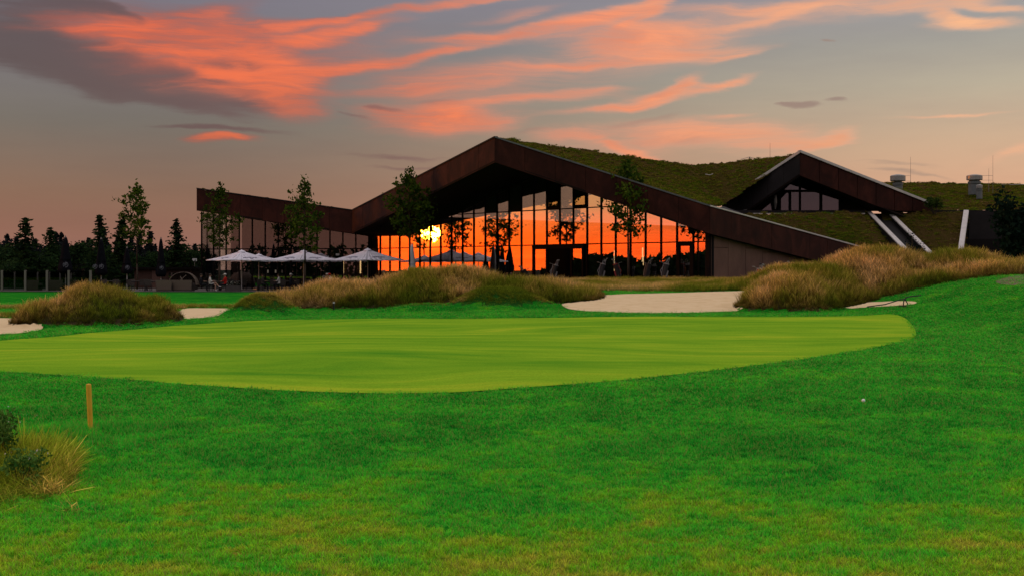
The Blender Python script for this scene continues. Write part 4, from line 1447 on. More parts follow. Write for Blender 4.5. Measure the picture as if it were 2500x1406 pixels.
o.parent = club

# ------------------------------------------------------------------ trees
def leaf_cloud(v, f, pts, size, rnd, flat_=0.0):
    for (x, y, z) in pts:
        s = size * rnd.uniform(.6, 1.25)
        a = Vector((rnd.gauss(0, 1), rnd.gauss(0, 1), rnd.gauss(0, 1) * (1 - flat_))).normalized()
        b = a.orthogonal().normalized()
        b.rotate(Matrix.Rotation(rnd.uniform(0, 6.28), 3, a))
        c = a.cross(b)
        k = len(v)
        p = Vector((x, y, z))
        for q in (b * s, c * s * .55, -b * s, -c * s * .55):
            v.append(tuple(p + q))
        f.append((k, k + 1, k + 2, k + 3))

def young_tree(seed, height, crown_lo, crown_w, taper=1.0, sparse=1.0, leaf=.15):
    """slender planted tree: trunk, thin limbs and separate sprays of leaves"""
    rnd = random.Random(seed)
    tr = MB()
    lean = (rnd.uniform(-.15, .15), rnd.uniform(-.1, .1))
    def axis_pt(z):
        u_ = z / height
        return Vector((lean[0] * u_ * u_, lean[1] * u_ * u_, z))
    zs = [0, height * .25, height * .5, height * .75, height * .97]
    rad = [.085, .07, .05, .03, .008]
    tr.path([axis_pt(z) for z in zs], rad, 7)
    v, f = [], []
    nb = int(30 * sparse)
    for i in range(nb):
        u_ = (i + rnd.random() * .6) / nb
        z0 = crown_lo + (height * .97 - crown_lo) * u_
        prof = (math.sin(math.pi * min(1, (u_ * .88 + .16))) ** .8) * (1 - .35 * u_ * taper)
        L_ = crown_w * .5 * prof * rnd.uniform(.55, 1.15)
        a = i * 2.4 + rnd.uniform(-.5, .5)
        up = rnd.uniform(.35, .8)
        p0 = axis_pt(z0)
        p1 = p0 + Vector((math.cos(a) * L_ * .6, math.sin(a) * L_ * .6, L_ * up * .5))
        p2 = p0 + Vector((math.cos(a) * L_, math.sin(a) * L_, L_ * up + .1))
        tr.path([p0, p1, p2], [.022, .014, .006], 4)
        ncl = max(2, int(L_ * 3.6))
        for j in range(ncl):
            t_ = .35 + .65 * (j + rnd.random()) / ncl
            c = p0.lerp(p2, t_) + Vector((rnd.gauss(0, .14), rnd.gauss(0, .14), rnd.gauss(.04, .12)))
            m_ = rnd.randint(9, 17)
            R_ = rnd.uniform(.11, .25)
            leaf_cloud(v, f, [(c.x + rnd.gauss(0, R_), c.y + rnd.gauss(0, R_), c.z + rnd.gauss(0, R_ * .7)) for _ in range(m_)], leaf, rnd)
    for j in range(5):
        c = axis_pt(height * (.9 + .03 * j))
        leaf_cloud(v, f, [(c.x + rnd.gauss(0, .14), c.y + rnd.gauss(0, .14), c.z + rnd.gauss(0, .18)) for _ in range(9)], leaf, rnd)
    return tr, v, f

def place_young(name, px, Y, top_py, crown_py, w_px, seed, label, **kw):
    x = (px - 1250) / FOC * Y
    z0 = tz(x, Y) - .02
    top = EYE - (top_py - HZ) / FOC * Y - z0
    lo = EYE - (crown_py - HZ) / FOC * Y - z0
    root = empty(name, (x, Y, z0))
    tag(root, label, 'tree', 'young trees planted in a row along the terrace')
    tr, v, f = young_tree(seed, top, lo, w_px * Y / FOC, **kw)
    tr.build('trunk', M['bark'], root, smooth=True)
    fast_mesh('crown', np.array(v), np.array(f), M['leaf'], root, smooth=False)
    return root
place_young('young_tree', 335, 105.5, 455, 600, 105, 3, 'slender young tree with open crown standing clear against the sky', sparse=.9, leaf=.17)
place_young('young_tree', 536, 101, 453, 612, 100, 5, 'young tree before the left end of the clubhouse', sparse=1.1)
place_young('young_tree', 745, 96, 440, 618, 122, 8, 'young tree rising between the first two open parasols', sparse=1.15)
place_young('young_tree', 1000, 89.5, 417, 590, 130, 11, 'young tree in front of the reflected sun and left gable slope', sparse=1.25)
place_young('young_tree', 1534, 79.6, 392, 588, 150, 14, 'young tree before the right half of the glass front', sparse=1.2)

def conifer(seed, h, w, droop=.25, dens=1.0, ragged=.3, size=.16):
    rnd = random.Random(seed)
    tr = MB()
    tr.path([(0, 0, 0), (0, 0, h * .5), (0, 0, h * .985)], [w * .035 + .05, w * .02 + .03, .015], 6)
    v, f = [], []
    lev = int(h / .30)
    for i in range(lev):
        u_ = (i + .3) / lev
        z = h * (.06 + .94 * u_)
        rr = w * .5 * (1 - u_) ** .85 * rnd.uniform(1 - ragged, 1 + ragged * .6) + .06
        nb = max(4, int((7 + rr * 6.0) * dens))
        for b_ in range(nb):
            a = rnd.uniform(0, 6.283)
            L_ = rr * rnd.uniform(.6, 1.12)
            m_ = max(2, int(L_ * 4.2))
            for j in range(m_):
                t_ = (j + rnd.random()) / m_
                x, y = math.cos(a) * L_ * t_, math.sin(a) * L_ * t_
                leaf_cloud(v, f, [(x + rnd.gauss(0, .07), y + rnd.gauss(0, .07), z - droop * L_ * t_ * t_ + rnd.gauss(0, .06) + .12 * t_)], size * (1.25 - .5 * t_), rnd, .45)
    return tr, v, f

def broadleaf(seed, h, w, n=900, size=.3):
    rnd = random.Random(seed)
    tr = MB()
    tr.path([(0, 0, 0), (.1, 0, h * .35), (0, .1, h * .75)], [.22, .16, .06], 6)
    v, f = [], []
    lobes = []
    for i in range(11):
        a = rnd.uniform(0, 6.283); r_ = w * .32 * math.sqrt(rnd.random())
        zc = h * rnd.uniform(.38, .84)
        lobes.append((Vector((math.cos(a) * r_, math.sin(a) * r_, zc)), w * rnd.uniform(.14, .24)))
        tr.path([(0, 0, h * .35), lobes[-1][0]], [.07, .02], 4)
    for i in range(n):
        c, r_ = rnd.choice(lobes)
        d = Vector((rnd.gauss(0, 1), rnd.gauss(0, 1), rnd.gauss(0, 1))).normalized() * r_ * rnd.uniform(.45, 1.15)
        leaf_cloud(v, f, [tuple(c + d)], size, rnd)
    return tr, v, f

_tree_mesh = {}
def plant_tree(name, kind, seed, px, Y, top_py, w_px, mt, label, group):
    x = (px - 1250) / FOC * Y
    z0 = tz(x, Y) - .05
    h = EYE - (top_py - HZ) / FOC * Y - z0
    w = w_px * Y / FOC
    root = empty(name, (x, Y, z0))
    tag(root, label, 'tree', group)
    far = Y > 150
    key = (kind, seed, mt.name, far)
    if key not in _tree_mesh:
        if kind == 'conifer':
            g_ = conifer(seed, 8.0, 8.0 * .45, dens=.6 if far else 1.0, ragged=.30, size=.36 if far else .22)
        else:
            g_ = broadleaf(seed, 8.0, 7.0, 700 if far else 1500, .42 if far else .26)
        a = g_[0].build('trunk', M['bark'], root, smooth=True)
        b = fast_mesh('crown', np.array(g_[1]), np.array(g_[2]), mt, root, smooth=False)
        _tree_mesh[key] = (a.data, b.data)
        kids = (a, b)
    else:
        kids = []
        for nm, d_ in zip(('trunk', 'crown'), _tree_mesh[key]):
            o = bpy.data.objects.new(nm, d_); COL.objects.link(o); o.parent = root
            kids.append(o)
    sx = w / (3.1 if kind == 'conifer' else 7.0)
    root.scale = (sx, sx, h / 8.0)
    root.rotation_euler[2] = seed * 1.3 + px * .01
    return root
g1 = 'dark conifers standing just behind the terrace'
near = [('conifer', 1, 62, 128, 533, 130, 'broad dark conifer at the far left with twin ragged tips'),
        ('broad', 2, 8, 134, 588, 130, 'rounded dark tree cut by the left edge of the picture'),
        ('conifer', 3, 122, 136, 556, 105, 'small pointed conifer between the broad one and the first black parasol'),
        ('conifer', 4, 246, 126, 526, 120, 'tall slim conifer behind the second black parasol'),
        ('conifer', 1, 298, 122, 538, 135, 'broad green conifer beside the tall slim one'),
        ('conifer', 5, 430, 118, 536, 112, 'ragged conifer standing alone near the left end of the clubhouse'),
        ('broad', 2, 160, 138, 588, 110, 'rounded dark tree behind the first black parasol'),
        ('broad', 6, 205, 140, 580, 90, 'rounded dark tree between the first and second black parasols'),
        ('broad', 2, 90, 130, 610, 110, 'low bushy tree at the foot of the broad conifer'),
        ('broad', 6, 275, 126, 622, 120, 'low bushy tree behind the short closed parasol'),
        ('broad', 2, 20, 124, 630, 100, 'low bushy tree behind the leftmost screen posts'),
        ('broad', 6, 390, 138, 610, 90, 'rounded dark tree behind the fourth black parasol'),
        ('broad', 2, 470, 150, 588, 90, 'rounded tree peeping out beside the wing end'),
        ('broad', 6, 352, 132, 612, 100, 'low dark green bush tree under the slender young tree')]
for kd, sd_, px, Y, tp, w_, lb in near:
    plant_tree('conifer_tree' if kd == 'conifer' else 'leafy_tree', kd, sd_, px, Y, tp, w_, M['conifer'], lb, g1)
# farther wood edge: each tree is a thing; those that read alike share one label
rr = random.Random(5)
far_spots = []
for i in range(52):
    far_spots.append((-70 + i * 11.5 + rr.uniform(-6, 6), rr.uniform(165, 215), rr.choice([566, 574, 584, 592, 598, 604]) + rr.uniform(-6, 6)))
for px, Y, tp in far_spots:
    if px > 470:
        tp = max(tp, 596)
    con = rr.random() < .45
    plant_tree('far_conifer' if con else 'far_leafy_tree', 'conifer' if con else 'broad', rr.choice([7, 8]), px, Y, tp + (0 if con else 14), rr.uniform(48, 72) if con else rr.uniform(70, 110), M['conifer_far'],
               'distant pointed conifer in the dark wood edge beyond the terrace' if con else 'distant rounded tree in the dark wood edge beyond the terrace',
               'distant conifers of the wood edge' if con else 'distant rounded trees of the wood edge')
# wood edges to the west and behind, seen only as reflections in the glass
def wood(name, spots, label):
    v, f = [], []
    rnd = random.Random(9)
    for (x, y, h) in spots:
        pts = []
        for i in range(26):
            u_ = rnd.random()
            pts.append((x + rnd.gauss(0, .9) * (1.15 - u_), y + rnd.gauss(0, .9) * (1.15 - u_), -.2 + h * u_))
        leaf_cloud(v, f, pts, .8, rnd)
    o = fast_mesh(name, np.array(v), np.array(f), M['conifer'], smooth=False)
    tag(o, label, None, None, 'stuff')
west = []
for i in range(420):
    y = rr.uniform(40, 99)
    hh = (3.0 + 2.0 * vnoise(np.array([y]), np.array([3.0]), .12, 3)[0]) * min(1, (102 - y) / 14 + .2)
    west.append((-112 + rr.uniform(-5, 5), y, hh * rr.uniform(.75, 1.1)))
south = [(rr.uniform(-300, 60), -95 + rr.uniform(-8, 8), rr.uniform(5.0, 9.0)) for _ in range(900)]
wood('far_wood', west, 'wood edge west of the course mirrored in the glass front')
wood('far_wood', south, 'wood edge across the course mirrored in the glass wing')

# ------------------------------------------------------------------ terrace: parasols
TZ = -.13
def open_parasol(px, Y, apex_py, rim_py, half, rz, label, prints=True):
    x = (px - 1250) / FOC * Y
    root = empty('open_parasol', (x, Y, TZ), rz)
    tag(root, label, 'parasol', 'open white parasols on the terrace')
    za = EYE - (apex_py - HZ) / FOC * Y - TZ
    zr = EYE - (rim_py - HZ) / FOC * Y - TZ
    m_ = MB()
    # four curved panels between the ribs
    n = 8
    cs = [Vector((half, half, zr)), Vector((-half, half, zr)), Vector((-half, -half, zr)), Vector((half, -half, zr))]
    ap = Vector((0, 0, za))
    def pt(i, u_, v_):
        a, b = cs[i], cs[(i + 1) % 4]
        e = a.lerp(b, v_)
        p = ap.lerp(e, u_)
        p.z -= .10 * math.sin(math.pi * v_) * u_ * (1.2 - u_)
        p.z += .05 * (1 - u_) * 0 - .10 * math.sin(math.pi * u_) * .5
        return p
    for i in range(4):
        for a in range(n):
            for b in range(n):
                q = [pt(i, a / n, b / n), pt(i, (a + 1) / n, b / n), pt(i, (a + 1) / n, (b + 1) / n), pt(i, a / n, (b + 1) / n)]
                m_.face(q if a else [q[0], q[1], q[2]])
    can = m_.build('canopy', M['canvas_white'], root, smooth=True)
    sd = can.modifiers.new('thickness', 'SOLIDIFY'); sd.thickness = .012
    m2 = MB()
    for i in range(4):                       # short hanging rim
        for b in range(n):
            p, q = pt(i, 1, b / n), pt(i, 1, (b + 1) / n)
            d1 = .05 + .02 * math.sin(b * 1.7 + i); d2 = .05 + .02 * math.sin((b + 1) * 1.7 + i)
            m2.slab([p, q, q - Vector((0, 0, d2)), p - Vector((0, 0, d1))], (p * -.004).xy.to_3d())
    m2.build('valance', M['canvas_white'], can)
    MB().lathe([(.34, -.09), (.20, .015), (.05, .06), (.02, .12)], ap, 12).build('top_cap', M['canvas_white'], can)
    if prints:
        # faded arched wordmark and a small crest under it, too weathered to read
        for i in (1, 2):
            m3 = MB()
            L_ = 11
            for k in range(L_):
                v_ = .30 + .40 * k / (L_ - 1)
                arc = .055 * math.sin(math.pi * k / (L_ - 1))
                u0 = .66 - arc
                hgt = .12 if k in (0, L_ - 1) else .10
                a, b = v_ - .016, v_ + .016
                lift = Vector((0, 0, .02))
                kind = k % 4
                segs = [((u0, u0 + hgt), (a, a + .013)), ((u0, u0 + .03), (a, b))] if kind == 0 else \
                       [((u0, u0 + hgt), (a, a + .013)), ((u0 + hgt / 2, u0 + hgt / 2 + .03), (a, b)), ((u0, u0 + hgt), (b - .013, b))] if kind == 1 else \
                       [((u0, u0 + hgt), (a + .009, a + .017)), ((u0, u0 + .03), (a, b))] if kind == 2 else \
                       [((u0, u0 + hgt), (a, a + .013)), ((u0 + hgt - .03, u0 + hgt), (a, b)), ((u0, u0 + hgt * .6), (b - .013, b))]
                for (ua, ub), (va, vb) in segs:
                    m3.face([pt(i, ua, va) + lift, pt(i, ub, va) + lift, pt(i, ub, vb) + lift, pt(i, ua, vb) + lift])
            for va, vb, ua, ub in ((.46, .54, .80, .82), (.48, .52, .77, .83), (.455, .47, .78, .80), (.53, .545, .78, .80)):
                m3.face([pt(i, ua, va) + lift, pt(i, ub, va) + lift, pt(i, ub, vb) + lift, pt(i, ua, vb) + lift])
            m3.build('faded_print', M['print_grey'], can)
    MB().tube((0, 0, 0), (0, 0, za), .032, n=10).build('pole', M['pole_white'], root)
    m4 = MB()
    for i in range(4):
        e = cs[i].copy(); e.z -= .03
        m4.tube(ap - Vector((0, 0, .08)), e, .014, n=4)
        m4.tube((0, 0, zr + .05), ap.lerp(e, .5), .012, n=4)
    m4.build('rib', M['pole_grey'], root)
    MB().box((0, 0, .05), (.7, .7, .1)).build('base_plate', M['pole_grey'], root)
    return root
open_parasol(590, 98.5, 613, 635, 2.08, R(40), 'leftmost open white parasol, beside the young tree at the wing end')
open_parasol(741, 99.2, 613, 635, 2.06, R(50), 'middle open white parasol half hidden behind a young tree trunk')
open_parasol(898, 99.6, 609, 635, 2.12, R(43), 'open white parasol nearest the red glass, overlapping the gable corner')
open_parasol(632, 103.6, 622, 637, 1.7, R(42), 'open white parasol in the shade behind the front row', False)

def logo(m_, cx, cz, r, y, rnd):
    """round badge: broken ring and a few strokes"""
    for k in range(14):
        if k % 5 == 4:
            continue
        a0, a1 = 6.283 * k / 14, 6.283 * (k + .8) / 14
        q = [(cx + math.cos(a) * rr_, y, cz + math.sin(a) * rr_) for a, rr_ in ((a0, r), (a1, r), (a1, r * .74), (a0, r * .74))]
        m_.face(q)
    for k in range(3):
        z = cz + r * (.35 - .35 * k)
        m_.face([(cx - r * .5, y, z), (cx + r * (.5 - .1 * k), y, z + .03), (cx + r * (.5 - .1 * k), y, z + .08), (cx - r * .5, y, z + .05)])

def closed_parasol(px, Y, top_py, low_py, rad, cloth, label, logos=0, pole='pole_white', seed=0, group='closed black parasols'):
    x = (px - 1250) / FOC * Y
    root = empty('closed_parasol', (x, Y, TZ))
    tag(root, label, 'parasol', group)
    zt = EYE - (top_py - HZ) / FOC * Y - TZ
    zl = EYE - (low_py - HZ) / FOC * Y - TZ
    h = zt - zl
    rnd = random.Random(seed)
    ph = rnd.uniform(0, 6)
    wob = lambda t_, k: 1 + .16 * math.sin(4 * t_ + ph) * min(1, k / 3) + .10 * math.sin(9 * t_ + k * .5 + ph)
    prof = [(rad * .16, zt), (rad * .30, zt - .10 * h), (rad * .44, zt - .28 * h), (rad * .60, zt - .5 * h), (rad * .74, zt - .68 * h), (rad * .95, zt - .84 * h), (rad * 1.0, zt - .92 * h), (rad * .74, zl)]
    c = MB().lathe(prof[::-1], (0, 0, 0), 20, wob).build('canopy', cloth, root, smooth=True)
    MB().tube((0, 0, 0), (0, 0, zl + .1), .035, n=8).build('pole', M[pole], root)
    MB().lathe([(rad * .18, zt - .02), (.05, zt + .06), (.03, zt + .14)], (0, 0, 0), 8).build('finial', M['pole_grey'], root)
    MB().lathe([(rad * .80, zt - .62 * h), (rad * .82, zt - .60 * h), (rad * .80, zt - .58 * h)], (0, 0, 0), 14).build('strap', cloth, c)
    for j in range(logos):
        m_ = MB()
        lx_ = rad * (.45 if j == 0 else -.65)
        logo(m_, lx_, zl + .24 * h, rad * .42, -rad * 1.22, rnd)
        m_.build('round_badge', M['print_white'], c)
    MB().box((0, 0, .05), (.6, .6, .1)).build('base_plate', M['pole_grey'], root)
    return root
closed_parasol(160, 97, 580, 668, .52, M['canvas_black'], 'closed black parasol farthest left, white badge low on its cloth', 1, seed=1)
closed_parasol(247, 98, 584, 672, .46, M['canvas_black'], 'closed black parasol before the tall slim conifer, two white badges', 2, seed=2)
closed_parasol(310, 99, 606, 668, .42, M['canvas_black'], 'short closed black parasol just left of the slender young tree', 1, seed=3)
closed_parasol(393, 97, 584, 676, .38, M['canvas_black'], 'closed black parasol outlined against the sky by the ragged conifer', 1, seed=4)
closed_parasol(1006, 95.5, 597, 674, .36, M['canvas_white'], 'closed pale parasol before the red glass front', 0, seed=5, group='closed pale parasol')

# ------------------------------------------------------------------ terrace: glass screen, furniture
def screen_fence(pxs, Y, top_py, wdt, label, glass_between, seed=0):
    root = empty('glass_screen', ((pxs[0] - 1250) / FOC * Y, Y, TZ))
    root["_world"] = 1
    tag(root, label, 'screen')
    zt = EYE - (top_py - HZ) / FOC * Y
    xs = [(p - 1250) / FOC * Y for p in pxs]
    for x in xs:
        MB().box((x, Y, (TZ + zt) / 2), (wdt, wdt, zt - TZ)).build('post', M['pole_grey'], root)
    for a, b in zip(xs[:-1], xs[1:]):
        if glass_between:
            MB().box(((a + b) / 2, Y, (TZ + zt) / 2 + .02), (b - a - wdt, .02, zt - TZ - .16)).build('glass_pane', M['glass_screen'], root)
            MB().box(((a + b) / 2, Y, TZ + .04), (b - a - wdt, .05, .06)).build('bottom_rail', M['pole_grey'], root)
screen_fence([-70, 5, 62, 115, 168, 221], 94.2, 660, .15, 'front run of the glass wind screen with thick grey posts', True)
screen_fence([-60, -15, 36, 92, 121, 147, 173], 101, 664, .11, 'rear run of the glass wind screen with thinner grey posts', True)

def make_chair():
    r = empty('terrace_chair', (0, 0, 0))
    MB().box((0, 0, .44), (.46, .46, .05)).build('seat', M['wicker'], r)
    MB().slab([(-.23, .20, .46), (.23, .20, .46), (.23, .27, .88), (-.23, .27, .88)], (0, .035, 0)).build('backrest', M['wicker'], r)
    for sx in (-1, 1):
        for sy in (-1, 1):
            MB().tube((sx * .22, sy * .21, 0), (sx * .20, sy * .19, .43), .016, n=5).build('leg', M['black_metal'], r)
        m_ = MB(); m_.tube((sx * .25, -.2, .64), (sx * .25, .24, .66), .018, n=5); m_.tube((sx * .25, -.2, .64), (sx * .23, -.2, .44), .015, n=5)
        m_.build('armrest', M['black_metal'], r)
    return r
def make_table():
    r = empty('terrace_table', (0, 0, 0))
    MB().box((0, 0, .74), (1.5, .85, .04)).build('table_top', M['table_top'], r)
    for sx in (-1, 1):
        for sy in (-1, 1):
            MB().box((sx * .68, sy * .36, .36), (.05, .05, .72)).build('leg', M['black_metal'], r)
    MB().box((0, 0, .70), (1.36, .72, .04)).build('apron', M['black_metal'], r)
    return r
chair0, table0 = make_chair(), make_table()
_u = {'c': False, 't': False}
def at(px, Y):
    return ((px - 1250) / FOC * Y, Y, TZ)
def put_table(px, Y, rz, label):
    o = table0 if not _u['t'] else copy_tree(table0)
    _u['t'] = True
    o.location = at(px, Y); o.rotation_euler[2] = rz
    tag(o, label, 'table', 'tables on the terrace')
def put_chair(px, Y, rz, label):
    o = chair0 if not _u['c'] else copy_tree(chair0)
    _u['c'] = True
    o.location = at(px, Y); o.rotation_euler[2] = rz
    tag(o, label, 'chair', 'chairs on the terrace')
tabs = [(192, 99.5, .1, 'low-lit table just right of the first black parasol pole'), (268, 99, -.1, 'table by the pole of the second black parasol'),
        (335, 100, .15, 'table at the foot of the slender young tree'), (378, 97.2, 0, 'table in front of the wicker sofa near the fourth black parasol'),
        (531, 96.2, .1, 'table between the two seated guests under the first open parasol'), (578, 100.5, -.1, 'table behind the flower trough'),
        (652, 100, .05, 'long table left of the guest in the white top'), (706, 99.4, .1, 'table at the guest with the white cap and dark clothes'),
        (772, 100.5, 0, 'table right of the second open parasol pole'), (830, 101, .1, 'table half hidden by the golden mound below the third open parasol')]
for t_ in tabs:
    put_table(*t_)
who = ['near left', 'near right', 'far left', 'far right']
names = ['table right of the first black parasol', 'table by the second black parasol pole', 'table at the slender young tree', 'table before the wicker sofa', 'table of the two guests under the first open parasol',
         'table behind the flower trough', 'long table left of the white-topped guest', 'table of the white-capped guest', 'table right of the second open parasol pole', 'table half hidden by the golden mound']
for ti, (px, Y, rz, lb) in enumerate(tabs):
    for ci, (dx, dy, a) in enumerate(((-16, -.85, math.pi), (16, -.85, math.pi), (-16, .85, 0), (16, .85, 0))):
        if ti == 4 and ci < 2:
            continue
        put_chair(px + dx, Y + dy, a + random.uniform(-.3, .3), 'wicker armchair, %s side of %s' % (who[ci], names[ti]))

def sofa(px, Y, w, rz, label):
    r = empty('wicker_sofa', at(px, Y), rz)
    tag(r, label, 'sofa', 'wicker sofas on the terrace')
    MB().box((0, 0, .22), (w, .8, .40)).build('seat_base', M['wicker'], r)
    MB().box((0, .0, .45), (w - .2, .7, .10)).build('cushion', M['grey_cloth'], r)
    h = .5
    MB().slab([(-w / 2 + .05, -.42, .1), (w / 2 - .05, -.42, .1), (w / 2 + .03, -.50, .1 + h + .25), (-w / 2 - .03, -.50, .1 + h + .25)], (0, .10, 0)).build('backrest', M['wicker_pale'], r)
    for sx in (-1, 1):
        MB().box((sx * (w / 2 - .05), 0, .42), (.1, .8, .4)).build('armrest', M['wicker'], r)
        for sy in (-1, 1):
            MB().box((sx * (w / 2 - .06), sy * .34, .03), (.06, .06, .06)).build('foot', M['black_metal'], r)
sofa(81, 96.8, 1.15, 0, 'pale wicker sofa back seen between the left screen posts')
sofa(137, 97, 1.3, 0, 'darker wicker sofa between the posts beside the first black parasol')
sofa(403, 95.6, 1.2, .05, 'wicker sofa with its back to the lawn beside the fourth black parasol')
sofa(449, 96, 1.5, -.05, 'long wicker sofa before the round woven daybed')

# round woven daybed with a half dome
r = empty('dome_daybed', at(448, 103))
tag(r, 'round woven daybed with a pale half dome hood', 'daybed')
MB().lathe([(1.15, 0), (1.2, .2), (1.15, .38)], (0, 0, 0), 24).build('base', M['wicker'], r)
MB().lathe([(1.02, .39), (1.05, .46), (1.0, .54)], (0, 0, 0), 24).build('mattress', M['grey_cloth'], r)
m_ = MB()
for i in range(12):
    for j in range(20):
        def sp(a, b):
            th, ph = math.pi * .5 * a / 12, math.pi * (b / 20) * 1.25 - math.pi * .125
            return Vector((1.28 * math.cos(ph) * math.cos(th * .98), 1.2 * math.sin(ph) * math.cos(th * .98), .35 + 1.12 * math.sin(th)))
        m_.face([sp(i, j), sp(i, j + 1), sp(i + 1, j + 1), sp(i + 1, j)])
hd = m_.build('hood', M['wicker_pale'], r, smooth=True)
hd.modifiers.new('thickness', 'SOLIDIFY').thickness = .06
m_ = MB().tube((-.3, -.9, .5), (.3, -.3, 1.2), .03).tube((.3, -.9, .5), (-.2, -.3, 1.1), .03)
m_.build('strut', M['wicker_pale'], r)

# low brown shed behind the terrace
sh = empty('brown_shed', at(410, 116))
tag(sh, 'low brown shed with a flat dark roof behind the terrace', 'shed')
MB().box((0, 0, .75), (5.4, 3, 1.9)).build('wall', M['brick'], sh)
MB().box((0, -.1, 1.78), (5.9, 3.6, .2)).build('roof', M['frame'], sh)
MB().box((-.6, -1.53, .75), (.9, .06, 1.6)).build('door', M['panel'], sh)
MB().box((.9, -1.53, 1.0), (.8, .05, .7)).build('window', M['glass'], sh)

def sign(px, py, Y, w, h, label):
    p = PX(px, py, Y)
    r = empty('white_sign', (p.x, p.y, tz(p.x, p.y)))
    tag(r, label, 'sign')
    z = p.z - r.location.z
    MB().box((0, 0, z), (w, .04, h)).build('board', M['white_cloth'], r)
    MB().tube((0, .05, 0), (0, .05, z + h * .4), .03).build('post', M['pole_grey'], r)
sign(475, 635, 140, .5, .30, 'small blank white sign far behind, left of the clubhouse wing')
p = PX(824, 622, 107.2)
MB().box((p.x, p.y - .02, p.z), (.30, .04, .16)).build('notice', M['white_cloth'], club)
for px in (654, 673):
    p = PX(px, 663, 107.4)
    MB().box((p.x, p.y, p.z), (.10, .10, .26)).build('wall_light', emit('dim_lamp', (1, .8, .6), .10), club)

# flower trough
r = empty('flower_trough', at(570, 94.9))
tag(r, 'dark flower trough with pale blossoms beside the first open parasol pole', 'planter')
MB().box((0, 0, .22), (1.1, .4, .44)).build('trough', M['terracotta'], r)
rnd = random.Random(3)
v, f = [], []
leaf_cloud(v, f, [(rnd.uniform(-.5, .5), rnd.uniform(-.18, .18), rnd.uniform(.42, .72)) for _ in range(170)], .05, rnd)
fast_mesh('foliage', np.array(v), np.array(f), M['bush_dark'], r, smooth=False)
v, f = [], []
leaf_cloud(v, f, [(rnd.uniform(-.5, .5), rnd.uniform(-.22, .1), rnd.uniform(.5, .78)) for _ in range(34)], .045, rnd)
fast_mesh('blossom', np.array(v), np.array(f), M['petal'], r, smooth=False)

